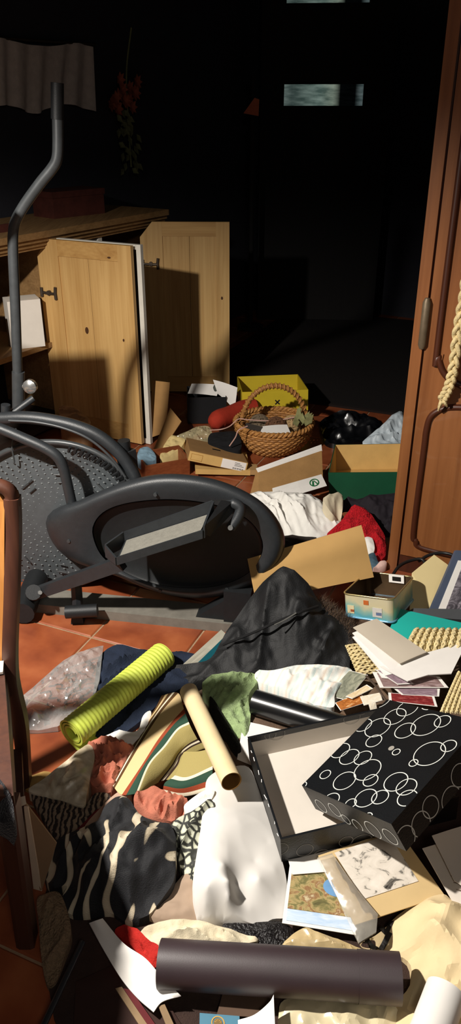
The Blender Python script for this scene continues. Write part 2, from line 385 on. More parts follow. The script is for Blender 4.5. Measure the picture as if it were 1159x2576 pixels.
SBP = Pl((-.9, 3.9, 0), (.515, .857))            # plane of the sideboard's front
WALL = Pl(SBP.at(0, 0, -.50), SBP.u)
def wall(name, pl, a0, a1, z0, z1, m, th=.12):
    vs, fs = prism([pl.at(a0, z0), pl.at(a1, z0), pl.at(a1, z1), pl.at(a0, z1)], pl.n, th); o = mesh(name, vs, fs, m); return tag(o, kind='structure')
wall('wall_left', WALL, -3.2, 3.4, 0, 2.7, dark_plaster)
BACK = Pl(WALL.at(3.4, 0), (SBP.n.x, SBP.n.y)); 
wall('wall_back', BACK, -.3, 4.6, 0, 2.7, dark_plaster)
WP = Pl((.593, 2.49, 0), (U2.x, U2.y))            # plane of the wardrobe's front
# right wall runs behind the wardrobe
WR = Pl(WP.at(.05, 0, -.62), WP.u)
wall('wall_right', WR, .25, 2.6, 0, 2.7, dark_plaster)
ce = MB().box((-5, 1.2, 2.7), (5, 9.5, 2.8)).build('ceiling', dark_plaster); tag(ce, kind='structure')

# dark entrance door with lit glass slots, set in the back of the hall
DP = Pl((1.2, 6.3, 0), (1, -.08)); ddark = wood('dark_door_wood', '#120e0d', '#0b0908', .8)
door = thing('door_1', None, None, DP.at(0, 0)); tag(door, kind='structure')
a0, _ = DP.st(655, 240); a1, _ = DP.st(985, 240)
def slot(pts):
    k = NT('frosted_lit_glass'); k.t.nodes.remove(k.b); em = k.n('ShaderNodeEmission'); v = k.coord('UV')
    nz = k.n('ShaderNodeTexNoise', {'Scale': 5.0, 'Detail': 5.0}); k.l(v, nz.inputs['Vector']); sp = k.n('ShaderNodeSeparateXYZ'); k.l(v, sp.inputs[0])
    r = k.ramp(sp.outputs[0], [(0, '#8f9c97'), (.1, '#6c7a76'), (.45, '#a0b3aa'), (.62, '#b9c3b2'), (.71, '#090b0c'), (.90, '#090b0c'), (.97, '#7a8688')])
    r2 = k.ramp(nz.outputs[0], [(.35, (.25, .32, .31)), (.65, (.85, .9, .88))]); mx = k.n('ShaderNodeMix', {0: 1.0}, data_type='RGBA', blend_type='MULTIPLY'); k.l(r.outputs[0], mx.inputs[6]); k.l(r2.outputs[0], mx.inputs[7])
    k.l(mx.outputs[2], em.inputs[0]); em.inputs[1].default_value = .42; k.l(em.outputs[0], k.out.inputs[0]); return k.m
LIT = slot(None)
zs = [DP.st(715, 266)[1], DP.st(715, 212)[1]]; zt = [DP.st(715, 8)[1], DP.st(715, 8)[1]+.15]
s0, s1 = DP.st(714, 240)[0], DP.st(913, 240)[0]
def dslab(nm, x0, x1, z0, z1, off=0, th=.05, m=ddark, par=door):
    vs, fs = prism([DP.at(x0, z0, off), DP.at(x1, z0, off), DP.at(x1, z1, off), DP.at(x0, z1, off)], DP.n, th); return mesh(nm, vs, fs, m, par, False, [(0, 0), (1, 0), (1, 1), (0, 1)]*2)
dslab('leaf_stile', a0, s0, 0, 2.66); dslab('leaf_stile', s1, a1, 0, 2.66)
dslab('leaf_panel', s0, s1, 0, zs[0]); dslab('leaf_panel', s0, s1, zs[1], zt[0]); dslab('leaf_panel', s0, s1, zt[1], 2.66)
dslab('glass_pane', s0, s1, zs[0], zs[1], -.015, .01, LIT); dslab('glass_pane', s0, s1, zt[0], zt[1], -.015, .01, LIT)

# ------------------------------------------------------------------ sideboard
pine_dark = wood('aged_pine', '#a07c50', '#7a5a36', .6, 1, 12)
pine = wood('honey_pine', '#cfa86c', '#b1864c', .55, 2, 9)
pine_h = wood('honey_pine_rail', '#c89e60', '#ab7f46', .55, 0, 9)
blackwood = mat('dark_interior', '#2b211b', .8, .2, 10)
steel_old = mat('tarnished_metal', '#5b5046', .45, .3, 40, metal=.7)
white_board = mat('white_paint', '#d9d4c8', .6, .08, 20)
sb = thing('sideboard', 'long pine sideboard with moulded top and open front standing along the left wall', 'sideboard', SBP.at(0, 0))
def sslab(nm, a0, a1, z0, z1, o0, o1, m, par=sb):   # o0 nearer front offset (towards the room), o1 behind
    b = MB().hexa([SBP.at(a0, z0, o0), SBP.at(a1, z0, o0), SBP.at(a1, z0, o1), SBP.at(a0, z0, o1), SBP.at(a0, z1, o0), SBP.at(a1, z1, o0), SBP.at(a1, z1, o1), SBP.at(a0, z1, o1)])
    return b.build(nm, m, par)
SA0, SA1 = -1.5, SBP.st(408, 560)[0]
sslab('top_board', SA0, SA1, 1.005, 1.035, .05, -.48, pine_dark)
b = MB()
for z0, z1, o in ((.985, 1.005, .035), (.965, .985, .02), (.95, .965, .008)): b.hexa([SBP.at(SA0, z0, o), SBP.at(SA1, z0, o), SBP.at(SA1, z0, -.02), SBP.at(SA0, z0, -.02), SBP.at(SA0, z1, o), SBP.at(SA1, z1, o), SBP.at(SA1, z1, -.02), SBP.at(SA0, z1, -.02)])
b.build('moulding', pine_dark, sb)
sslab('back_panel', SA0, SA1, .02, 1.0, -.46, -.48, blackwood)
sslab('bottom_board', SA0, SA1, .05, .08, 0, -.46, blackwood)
sslab('shelf', SA0, .02, .46, .485, -.015, -.46, pine_dark)
for a in (SA0, -.72, .055, .40, SA1-.03): sslab('upright', a, a+.03, .0, .95, 0, -.46, pine_dark if a != .40 else white_board)
# things inside and on it
whitebox = mat('white_card', '#e4ddd2', .8, .05, 12)
c = MB().box((-.075, -.06, 0), (.085, .06, .235), Matrix.Translation(SBP.at(-.115, .4855, -.09)) @ Matrix.Rotation(math.radians(25), 4, 'Z')); tag(c.build('paper_carton', whitebox), 'white carton standing on the sideboard shelf next to the open door', 'carton')
c = MB().box((-.10, -.08, 0), (.10, .08, .235), Matrix.Translation(SBP.at(-.42, .4855, -.14)) @ Matrix.Rotation(math.radians(40), 4, 'Z')); tag(c.build('paper_carton', mat('brown_card_dim', '#6f5138', .85)), 'brown carton on the sideboard shelf behind the bent steel handle', 'carton')
sheet('paper_stack', 'white papers lying on the brown carton inside the sideboard', 'papers', [SBP.at(-.52, .753, -.08), SBP.at(-.32, .753, -.08), SBP.at(-.32, .753, -.20), SBP.at(-.52, .753, -.20)], whitebox, .03, wob=.004)
# dim ornaments on top
redwood = mat('dull_red', '#4d241c', .7, .3, 20); greyc = mat('dim_grey', '#8f887e', .7, .3, 25)
def lathe(nm, label, cat, base, prof, m, parent=None, n=24, sx=1, sy=1, group=None):
    vs = []; fs = []
    for r, z in prof:
        for j in range(n): q = 2*math.pi*j/n; vs.append(Vector(base)+Vector((r*math.cos(q)*sx, r*math.sin(q)*sy, z)))
    for i in range(len(prof)-1):
        for j in range(n): fs.append((i*n+j, i*n+(j+1) % n, (i+1)*n+(j+1) % n, (i+1)*n+j))
    fs.append(tuple(range(n))[::-1]); fs.append(tuple((len(prof)-1)*n+j for j in range(n)))
    return tag(mesh(nm, vs, fs, m, parent, True), label, cat, group)
p = SBP.at(.50, 1.035, -.27)
rb = thing('storage_case', 'dull red case standing on the far end of the sideboard top', 'case', p)
Mx = Matrix.Translation(p) @ Matrix.Rotation(math.radians(48), 4, 'Z')
MB().box((-.17, -.09, 0), (.17, .09, .10), Mx).build('case_body', redwood, rb); MB().box((-.175, -.095, .10), (.175, .095, .13), Mx).build('lid', redwood, rb)
p = g(128, 522, 1.035)
cr_ = thing('ornament_boat', 'small dark ornament with a pale crumpled top on the sideboard', 'ornament', p)
lathe('bowl', None, None, p, [(.05, 0), (.08, .02), (.10, .06), (.095, .065)], mat('dark_bronze', '#3b2d26', .5), cr_, sx=1.5)
drape('paper_wad', None, None, [p+Vector((x, y, .07)) for x, y in ((-.09, -.03), (.02, -.06), (.09, -.01), (.04, .05), (-.07, .04))], greyc, [p+Vector((0, 0, .12))], amp=.02, freq=30, parent=cr_)
p = g(181, 540, 1.035); lathe('trinket', 'tiny glinting trinket on the sideboard beside the pale ornament', 'trinket', p, [(.018, 0), (.02, .015), (.008, .03), (.012, .045), (.004, .055)], mat('shiny_silver', '#c9c6bf', .2, .1, 20, metal=.9))
p = SBP.at(-.30, 1.035, -.20)
vb = thing('wooden_tray', 'dull reddish tray lying on the near part of the sideboard top', 'tray', p); Mx = Matrix.Translation(p) @ Matrix.Rotation(math.radians(59), 4, 'Z')
MB().box((-.17, -.12, 0), (.17, .12, .01), Mx).build('tray_base', redwood, vb); MB().box((-.17, -.12, .01), (.17, -.108, .035), Mx).box((-.17, .108, .01), (.17, .12, .035), Mx).build('tray_rim', redwood, vb)

# open doors of the sideboard
def pine_door(label, pl, outline_px, latch_px, seed, sl, zsplit):
    o = [pl.st(*q) for q in outline_px]; smin = min(a for a, z in o); smax = max(a for a, z in o); zt = max(z for a, z in o)
    r = thing('cabinet_door', label, 'door', pl.at((smin+smax)/2, .01), 'open pine cabinet doors')
    def board(nm, x0, x1, z0, z1, off, th, m, tl=0):
        pts = [pl.at(x0, z0, off), pl.at(x1, z0, off), pl.at(x1, z1, off), pl.at(x0+tl, z1, off)]
        if tl: pts.append(pl.at(x0, z1-tl*1.15, off))
        vs, fs = prism(pts, pl.n, th); return mesh(nm, vs, fs, m, r)
    W_ = smax-smin
    board('stile', smin, smin+.125, .015, zt, 0, .022, pine, tl=.07)
    board('stile', smax-.075, smax, .015, zt, 0, .022, pine)
    board('rail', smin+.125, smax-.075, zt-.075, zt, -.001, .02, pine_h)
    board('rail', smin+.125, smax-.075, .015, .11, -.001, .02, pine_h)
    mid = (smin+.125+smax-.075)/2
    board('plank', smin+.125, mid-.001, .11, zt-.075, -.006, .012, pine); board('plank', mid+.001, smax-.075, .11, zt-.075, -.006, .012, pine)
    kn = mat('knot_brown', '#4a2c14', .7)
    for (a, z, rx, rz, off) in sl:
        pts = [pl.at(a+rx*math.cos(q), z+rz*math.sin(q), off) for q in (2*math.pi*i/14 for i in range(14))]; vs, fs = prism(pts, pl.n, .002); mesh('knot', vs, fs, kn, r)
    a, z = pl.st(*latch_px, .01)
    b = MB(); pp = lambda da, dz, off=.006: pl.at(a+da, z+dz, off)
    b.tube([pp(-.045, 0), pp(0, -.004), pp(.04, -.002)], .007, 8); b.tube([pp(.04, -.03), pp(.038, 0), pp(.042, .03)], .008, 8); b.tube([pp(-.045, .022), pp(-.045, -.022)], .008, 8); b.tube([pp(0, 0, -.002), pp(0, 0, .014)], .012, 10)
    b.build('latch', steel_old, r, True)
    return r
ND = Pl((-.47, 3.68, 0), (-.894, .447)); ND = Pl(ND.p, (-ND.u.x, -ND.u.y))
nd_r = ND.st(322, 622)[0]
kn1 = ND.st(217, 832) + (.010, .017, -.004); kn2 = ND.st(311, 856) + (.005, .007, .002); kn3 = ND.st(274, 648) + (.009, .004, .002)
pine_door('near open pine cabinet door, lit at the top, with a dark oval knot', ND, [(95, 655), (150, 604), (322, 622), (357, 1125)], (122, 737), 1, [kn1, kn2, kn3], 0)
FD = Pl((-.01, 4.50, 0), (1, -.03)); kf1 = FD.st(558, 750) + (.006, .009, .002)
pine_door('far open pine cabinet door, half in shadow, behind the white framed panel', FD, [(352, 604), (383, 558), (575, 560), (577, 960)], (379, 664), 2, [kf1], 0)
# white framed dark panel behind the near door
WPN = Pl(ND.at(0, 0, -.045), ND.u); wr = WPN.st(347, 616); wl = WPN.st(150, 602)
pn = thing('framed_panel', 'dark panel with a white frame standing behind the near pine door', 'panel', WPN.at(wr[0]-.2, .0))
def wslab(nm, x0, x1, z0, z1, off, th, m):
    vs, fs = prism([WPN.at(x0, z0, off), WPN.at(x1, z0, off), WPN.at(x1, z1, off), WPN.at(x0, z1, off)], WPN.n, th); return mesh(nm, vs, fs, m, pn)
zt_ = wr[1]
wslab('panel_board', wl[0], wr[0]-.0125, .03, zt_-.02, -.006, .008, mat('dark_panel', '#241c17', .7)); wslab('frame_strip', wr[0]-.012, wr[0]+.012, .003, zt_, 0, .022, white_board)
wslab('frame_strip', wl[0]-.02, wr[0]-.0125, zt_-.022, zt_, 0, .022, white_board); wslab('frame_strip', wl[0]-.02, wr[0]-.0125, .003, .03, 0, .022, white_board)

# wall hangings in the dark
val = mat('faded_cloth', '#c9c0b8', .95, .15, 30, .2, 300)
VP_ = Pl(WALL.at(0, 0, .03), WALL.u)
top = [(-80, 92), (0, 95), (60, 110), (130, 116), (190, 108), (232, 118)]; bot = [(-80, 262), (-20, 268), (20, 264), (55, 275), (90, 286), (125, 272), (160, 262), (200, 268), (236, 280)]
tp = spline([VP_.px(*q) for q in top], 8); bt = spline([VP_.px(*q) for q in bot], 5)
N_ = 36; rows = []
for j in range(9):
    rr = []
    for i in range(N_+1):
        a = tp[round(i*(len(tp)-1)/N_)]; b_ = bt[round(i*(len(bt)-1)/N_)]
        rr.append(a.lerp(b_, j/8) + VP_.n*(.018*math.sin(i*1.1)*(.4+.6*j/8)))
    rows.append(rr)
vs = [p for r_ in rows for p in r_]; n0 = len(vs); vs += [p-VP_.n*.003 for p in vs]; fs = []
for j in range(8):
    for i in range(N_):
        a = j*(N_+1)+i; fs.append((a, a+1, a+N_+2, a+N_+1)); fs.append((n0+a+N_+1, n0+a+N_+2, n0+a+1, n0+a))
va_ = thing('valance', 'pale cloth valance with a scalloped hem hanging in the dark above the sideboard', 'valance', vs[0]); mesh('cloth', vs, fs, val, va_, True)
MB().tube([VP_.px(-90, 90, -.01), VP_.px(240, 112, -.01)], .008, 8).build('rod', steel_old, va_, True)
# hanging bunch
hb = thing('hanging_bouquet', 'dim bunch of red blooms and trailing green leaves hanging on the dark wall', 'bouquet', VP_.px(330, 420))
rm = mat('dry_red', '#a85c44', .8, .3, 40); gm = mat('dull_leaf', '#7d8158', .8, .3, 40)
def leaf(b, c, dr, L, Wd, nrm):
    dr = dr.normalized(); sd = dr.cross(nrm).normalized()
    b.add([c, c+dr*L*.4+sd*Wd-nrm*-.004, c+dr*L, c+dr*L*.4-sd*Wd], [(0, 1, 2, 3)]); b.add([c-nrm*.002, c+dr*L*.4+sd*Wd-nrm*.004, c+dr*L-nrm*.002, c+dr*L*.4-sd*Wd-nrm*.002], [(3, 2, 1, 0)])
rnd = random.Random(3)
for k in range(16):
    c_ = VP_.px(rnd.uniform(278, 352), rnd.uniform(198, 275), rnd.uniform(.01, .06)); b = MB()
    for q in range(7): an = q*.9; leaf(b, c_, VP_.u*math.cos(an)+Vector((0, 0, math.sin(an)))+VP_.n*.35, .045, .014, VP_.n)
    b.build('bloom', rm, hb)
for k in range(34):
    t = rnd.random(); c_ = VP_.px(300+60*t*rnd.uniform(.2, 1)+rnd.uniform(-18, 22), 270+155*t, rnd.uniform(.01, .06)); b = MB(); an = rnd.uniform(-2.6, -.5)
    leaf(b, c_, VP_.u*math.cos(an)+Vector((0, 0, math.sin(an)))+VP_.n*.2, .06, .018, VP_.n); b.build('leaf', gm, hb)
MB().tube(spline([VP_.px(330, 70, .01), VP_.px(318, 180, .02), VP_.px(322, 300, .03), VP_.px(330, 420, .03)], 5), .005, 6).build('stem', gm, hb, True)
# red pennant by the door
pd = Pl((.2, 6.0, 0), (1, 0)); vs, fs = prism([pd.px(612, 285), pd.px(640, 246), pd.px(652, 250), pd.px(650, 292)], pd.n, .01)
tag(mesh('pennant', vs, fs, mat('rust_red', '#d87550', .8)), 'small rust red pennant hanging alone in the dark hall', 'pennant')
bx = thing('hook_post', 'dark slim post in the unlit hall that carries the rust red pennant', 'post', d(640, 290, 6.03)*1); bx.location.z = 0
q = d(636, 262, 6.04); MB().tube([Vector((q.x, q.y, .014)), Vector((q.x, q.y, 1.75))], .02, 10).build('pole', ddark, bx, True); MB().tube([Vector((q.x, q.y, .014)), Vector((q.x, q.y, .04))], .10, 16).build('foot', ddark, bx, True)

# ------------------------------------------------------------------ wardrobe
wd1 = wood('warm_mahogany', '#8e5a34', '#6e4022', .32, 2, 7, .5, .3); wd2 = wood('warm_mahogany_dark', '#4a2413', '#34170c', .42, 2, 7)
brass_old = mat('dull_brass', '#6d5f4c', .5, .2, 30, metal=.4)
wr_ = thing('wardrobe', 'tall brown wooden wardrobe with arched mouldings at the right edge', 'wardrobe', WP.at(.3, 0))
def wsl(nm, x0, x1, z0, z1, off, th, m, par=wr_):
    vs, fs = prism([WP.at(x0, z0, off), WP.at(x1, z0, off), WP.at(x1, z1, off), WP.at(x0, z1, off)], WP.n, th); return mesh(nm, vs, fs, m, par)
gap = .040; gz = [WP.st(1076, 752)[1], WP.st(1052, 872)[1]]
WH = 2.25
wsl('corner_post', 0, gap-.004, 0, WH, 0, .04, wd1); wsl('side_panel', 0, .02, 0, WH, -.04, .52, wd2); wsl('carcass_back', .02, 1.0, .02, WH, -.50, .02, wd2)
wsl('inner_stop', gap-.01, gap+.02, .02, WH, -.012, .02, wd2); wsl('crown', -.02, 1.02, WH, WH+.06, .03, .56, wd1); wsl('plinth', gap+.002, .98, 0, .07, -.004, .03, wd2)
dr = wsl('door_leaf', gap+.004, .90, .075, WH-.02, .002, .03, wd1); wsl('far_post', .905, .98, 0, WH, 0, .04, wd1)
mo = [WP.st(*q, .004) for q in ((1159, 300), (1146, 400), (1122, 650), (1097, 897), (1104, 915), (1132, 936))]
mlow = [WP.st(*q, .004) for q in ((1107, 1024), (1088, 1034), (1076, 1056), (1066, 1130), (1052, 1260), (1040, 1368), (1045, 1390))]
xs = sum(a for a, z in mo[:3])/3
xm = mo[3][0]; up_pts = [WP.at(xm, 2.1, .003), WP.at(xm, 1.6, .003), WP.at(xm, mo[3][1]+.03, .003), WP.at(xm+.006, mo[3][1], .003), WP.at(xm+.03, mo[5][1]-.005, .003), WP.at(xm+.075, mo[5][1]-.035, .003), WP.at(xm+.16, mo[5][1]-.05, .003), WP.at(xm+.30, mo[5][1]-.05, .003)]
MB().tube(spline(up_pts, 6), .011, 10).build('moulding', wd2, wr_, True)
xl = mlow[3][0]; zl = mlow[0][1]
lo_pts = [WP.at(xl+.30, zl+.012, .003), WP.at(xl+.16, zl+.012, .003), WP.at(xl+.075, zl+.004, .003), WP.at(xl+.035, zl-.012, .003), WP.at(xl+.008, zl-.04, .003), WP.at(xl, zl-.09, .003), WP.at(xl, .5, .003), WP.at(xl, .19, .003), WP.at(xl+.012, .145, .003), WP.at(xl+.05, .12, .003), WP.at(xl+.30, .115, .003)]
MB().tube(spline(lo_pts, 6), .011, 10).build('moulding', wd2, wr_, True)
# raised fields inside the mouldings
f1 = [q + WP.u*.018 + Vector((0, 0, .012)) for q in spline(up_pts, 6)] ; f1 = f1 + [WP.at(xm+.32, 2.1, .003)]
vs, fs = prism([q+WP.n*.004 for q in f1], WP.n, .006); mesh('raised_field', vs, fs, wd1, wr_)
f2 = [q + WP.u*.018 for q in spline(lo_pts, 6)]; vs, fs = prism([q+WP.n*.004 for q in f2], WP.n, .006); mesh('raised_field', vs, fs, wd1, wr_)
hg = MB(); hz = [WP.at(gap-.004, z, .008) for z in (gz[1]-.004, gz[1]+.01, gz[0]-.01, gz[0]+.004)]
hg.tube(hz, [.008, .014, .014, .008], 12); hg.build('hinge', brass_old, wr_, True)
MB().tube([WP.at(gap-.004, 1.95, .008), WP.at(gap-.004, 2.05, .008)], .013, 12).build('hinge', brass_old, wr_, True)
# straw braid hanging on the wardrobe door
straw = mat('straw', '#dcc692', .85, .3, 60, .4, 200)
bp = spline([WP.px(*q, .035) for q in ((1180, 640), (1168, 740), (1152, 830), (1141, 920), (1128, 975), (1112, 1005))], 10)
bd = thing('straw_braid', 'frayed cream straw braid hanging against the wardrobe door', 'braid', bp[-1])
for k in range(3):
    pts = []
    for i, p in enumerate(bp):
        ph = i*.62 + k*2*math.pi/3; pts.append(p + WP.u*(.011*math.sin(ph)) + WP.n*(.006*math.sin(2*ph)))
    MB().tube(spline(pts, 3), .008, 7).build('strand', straw, bd, True)
for k, (dx, dy) in enumerate(((-10, 28), (12, 18), (-2, 14))):
    MB().tube(spline([bp[-1], WP.px(1112+dx*.6, 1005+dy*.5, .04), WP.px(1112+dx, 1005+dy, .03)], 4), [.007, .008, .007, .007, .006, .006, .005, .004, .003], 6).build('frayed_end', straw, bd, True)
hk = bp[0]; MB().tube([hk, hk+Vector((0, 0, .25))], .003, 6).build('cord', straw, bd, True)

# ------------------------------------------------------------------ elliptical trainer
blk = mat('black_plastic', '#2a2d30', .42, .15, 40, .12, 500, .5); blk2 = mat('black_plastic_recess', '#1d1f21', .5, .15, 40, .1, 500, .4)
gry = mat('worn_grey_metal', '#3f4244', .4, .2, 30, spec=.5, metal=.15); tread_m = mat('grey_tread', '#8d8a80', .85, .15, 60, .5, 700); dusty = mat('dusty_grey_frame', '#77736a', .6, .25, 20)
silver = mat('bright_silver', '#c9c9c6', .25, .1, 30, metal=.85)
TP = Pl((-.04, 2.13, 0), (.988, -.156))
tr = thing('elliptical_trainer', 'black elliptical exercise machine with a perforated fan cover and teardrop shroud', 'exercise machine', TP.at(-.4, 0))
T = TP.px
def radial(poly, c, n=110):
    out = []
    P = poly
    for k in range(n):
        a = 2*math.pi*k/n; dx, dy = math.cos(a), math.sin(a); best = None
        for i in range(len(P)):
            x1, y1 = P[i][0]-c[0], P[i][1]-c[1]; x2, y2 = P[(i+1) % len(P)][0]-c[0], P[(i+1) % len(P)][1]-c[1]
            ex, ey = x2-x1, y2-y1; den = dx*ey-dy*ex
            if abs(den) < 1e-9: continue
            t = (x1*ey-y1*ex)/den; s_ = (x1*dy-y1*dx)/den
            if t > 0 and -1e-6 <= s_ <= 1+1e-6: best = t if best is None else max(best, t)
        out.append((c[0]+dx*best, c[1]+dy*best))
    return out
def sp2(pl): return [(p.x, p.y) for p in spline([Vector((x, y, 0)) for x, y in pl], 6, True)]
so = radial(sp2([(115, 1312), (128, 1288), (155, 1272), (190, 1262), (240, 1240), (300, 1216), (365, 1198), (420, 1192), (480, 1195), (545, 1207), (605, 1230), (655, 1260), (692, 1298), (714, 1342), (714, 1385), (695, 1425), (655, 1460), (600, 1488), (540, 1502), (480, 1504), (420, 1496), (360, 1478), (300, 1452), (240, 1432), (185, 1412), (145, 1382), (122, 1345)]), (420, 1350))
si = radial(sp2([(236, 1345), (242, 1312), (266, 1286), (310, 1269), (370, 1260), (440, 1258), (520, 1267), (590, 1288), (640, 1325), (660, 1375), (640, 1425), (595, 1458), (530, 1476), (450, 1478), (380, 1466), (310, 1438), (258, 1398)]), (430, 1362))
loops = [([T(*q, -.13) for q in so]), ([T(*q, -.035) for q in so])]
def mixl(k, off):
    return [T(a[0]+(b[0]-a[0])*k, a[1]+(b[1]-a[1])*k, off) for a, b in zip(so, si)]
loops += [mixl(.06, -.012), mixl(.16, .0), mixl(.30, .008), mixl(.5, .010), mixl(.75, .006), mixl(.97, .0)]
def lsurf(loops, nm, m, capf=True, capb=True):
    n = len(loops[0]); vs = [p for l in loops for p in l]; fs = []
    for i in range(len(loops)-1):
        for j in range(n): fs.append((i*n+j, i*n+(j+1) % n, (i+1)*n+(j+1) % n, (i+1)*n+j))
    if capb: fs.append(tuple(range(n)))
    if capf: fs.append(tuple((len(loops)-1)*n+j for j in range(n)))
    return mesh(nm, vs, fs, m, tr, True)
sh = lsurf(loops, 'shroud', blk, capf=False)
rec = [[T(*q, 0) for q in si], [T(*q, -.022) for q in si], [T(430+(q[0]-430)*.96, 1362+(q[1]-1362)*.95, -.028) for q in si], [T(430+(q[0]-430)*.5, 1362+(q[1]-1362)*.5, -.03) for q in si]]
rcs = lsurf(rec, 'recess_panel', blk2, capf=True, capb=False)
for q in ((390, 1245), (402, 1487), (570, 1482), (172, 1362)):
    c_ = T(*q, .012); MB().tube([c_+TP.n*-.012, c_+TP.n*.001], .006, 10).build('screw', gry, sh)
# seam ridge along the shroud's upper rim
MB().tube(spline([T(*q, -.03) for q in ((380, 1203), (450, 1200), (540, 1215), (620, 1245), (680, 1300), (705, 1350))], 6), .005, 8).build('shroud_seam', blk, tr, True)
# perforated fan cover behind
cx, cy, rx, ry = 125, 1295, 232, 190
def disc(k, off, n=90): return [T(cx+rx*k*math.cos(2*math.pi*i/n), cy+ry*k*math.sin(2*math.pi*i/n), off) for i in range(n)]
fan_m = mat('fan_plastic', '#4a4f52', .5, .15, 40, .1, 500, .5)
fan = lsurf([disc(1, -.30), disc(1.0, -.17), disc(.985, -.155), disc(.93, -.150), disc(.91, -.165), disc(.6, -.155), disc(.1, -.15)], 'fan_cover', fan_m)
MB().tube([T(cx+rx*.965*math.cos(a), cy+ry*.965*math.sin(a), -.150) for a in (2*math.pi*i/90 for i in range(91))], .010, 10, False).build('fan_rim', gry, tr, True)
b = MB(); rnd = random.Random(5)
for ring in range(3, 15):
    k = ring/16.5; m_ = int(7+ring*4.2)
    for i in range(m_):
        a = 2*math.pi*i/m_ + ring*.37; x, y = cx+rx*k*math.cos(a), cy+ry*k*math.sin(a); p = T(x, y, -.155+.002); e = .0032
        b.add([p-TP.u*e*1.3, p+Vector((0, 0, e)), p+TP.u*e*1.3, p-Vector((0, 0, e)), p+TP.n*.004], [(0, 1, 4), (1, 2, 4), (2, 3, 4), (3, 0, 4)])
po = b.build('perforations', mat('stud_grey', '#76797a', .5), tr); tag(po, kind='stuff')
slots = [(-1.33+.08*i, .86, .93) for i in range(7)] + [(-.80+.075*i, .86, .94) for i in range(9)]
for a, k0, k1 in slots:
    p0, p1 = T(cx+rx*k0*math.cos(a), cy+ry*k0*math.sin(a), -.148), T(cx+rx*k1*math.cos(a), cy+ry*k1*math.sin(a), -.138); MB().tube([p0, p1], .0055, 6).build('vent_slot', blk2, fan)
for (x0, y0, x1, y1) in ((128, 1172, 152, 1172), (136, 1194, 154, 1195), (145, 1214, 156, 1214), (243, 1216, 266, 1238), (235, 1234, 246, 1247), (54, 1230, 80, 1207), (74, 1240, 88, 1228), (62, 1400, 76, 1416), (148, 1419, 165, 1422), (142, 1436, 168, 1440)):
    MB().tube([T(x0, y0, -.146), T(x1, y1, -.146)], .0025, 6).build('vent_rib', gry, fan)
# frame, guard and links
MB().tube(spline([T(*q, -.16) for q in ((5, 1052), (60, 1050), (120, 1056), (190, 1072), (250, 1098), (300, 1140), (332, 1185), (345, 1215))], 8), .021, 12, flat=1.0).build('curved_guard', blk, tr, True)
MB().tube(spline([T(*q, -.135) for q in ((22, 1058), (90, 1062), (160, 1077), (225, 1105), (280, 1152), (315, 1200))], 8), .0045, 8).build('guard_trim', gry, tr, True)
MB().tube(spline([T(*q, -.05) for q in ((-60, 1058), (0, 1078), (60, 1103), (115, 1128), (145, 1150), (160, 1180), (172, 1230), (183, 1280))], 7), .0175, 14).build('lower_arm', blk, tr, True)
hp = MB(); q0, q1 = T(322, 1222, -.2), T(312, 1128, -.2); hp.tube([T(330, 1230, -.2), T(316, 1132, -.2)], .034, 4); hp.build('rear_post', blk, tr)
MB().tube([T(314, 1134, -.2), T(311, 1108, -.2)], .021, 18).build('post_cap', blk2, tr, True)
# main moving handle: pole with bends
HP = -.30
MB().tube(spline([T(47, 1052, HP), T(46, 1000, HP), T(43, 900, HP), T(38, 760, HP), T(33, 640, HP), T(33, 590, HP), T(40, 555, HP), T(62, 515, HP), T(100, 462, HP), T(130, 425, HP), T(143, 400, HP), T(146, 360, HP), T(145, 290, HP), T(144, 225, HP)], 6), .0165, 14).build('handle_bar', gry, tr, True)
MB().tube([T(144, 300, HP), T(144, 208, HP)], .0185, 14).build('handle_grip', blk2, tr, True)
MB().tube([T(47, 1050, HP), T(46, 935, HP)], .0215, 14).build('handle_sleeve', gry, tr, True)
MB().tube([T(46, 970, HP), T(76, 973, HP+.01)], .008, 10).build('bolt', silver, tr, True)
kb = MB(); c_ = T(76, 972, HP+.03); kb.tube([c_-TP.n*.02, c_-TP.n*.008, c_+TP.n*.008, c_+TP.n*.016], [.012, .024, .024, .012], 16); kb.build('silver_knob', silver, tr, True)
MB().tube([T(-10, 1066, -.2), T(40, 1034, -.22), T(84, 1002, -.26)], .012, 10).build('cross_link', blk, tr, True)
MB().tube([T(14, 1042, -.2), T(14, 1018, -.2)], .016, 12).build('pivot_stub', blk, tr, True)
MB().tube(spline([T(40, 1078, -.14), T(30, 1120, -.13), T(36, 1160, -.13), T(33, 1165, -.13)], 5), .003, 6).build('cable', gry, tr, True)
# mast and console stand at the machine's front, left of the frame
MB().tube([T(-150, 1330, -.2), T(-160, 1000, -.22), T(-150, 700, -.24)], .03, 12).build('mast', blk, tr, True)
cc = Vector((-.985, 2.46, 1.13)); Mx = Matrix.Translation(cc) @ Matrix.Rotation(math.radians(-9), 4, 'Z')
MB().box((-.16, -.05, -.22), (.105, .05, .02), Mx).build('console', blk2, tr)
MB().tube(spline([T(-190, 1052, -.02), T(-195, 800, 0), T(-200, 600, 0), T(-120, 450, 0)], 6), .0165, 12).build('handle_bar', gry, tr, True)
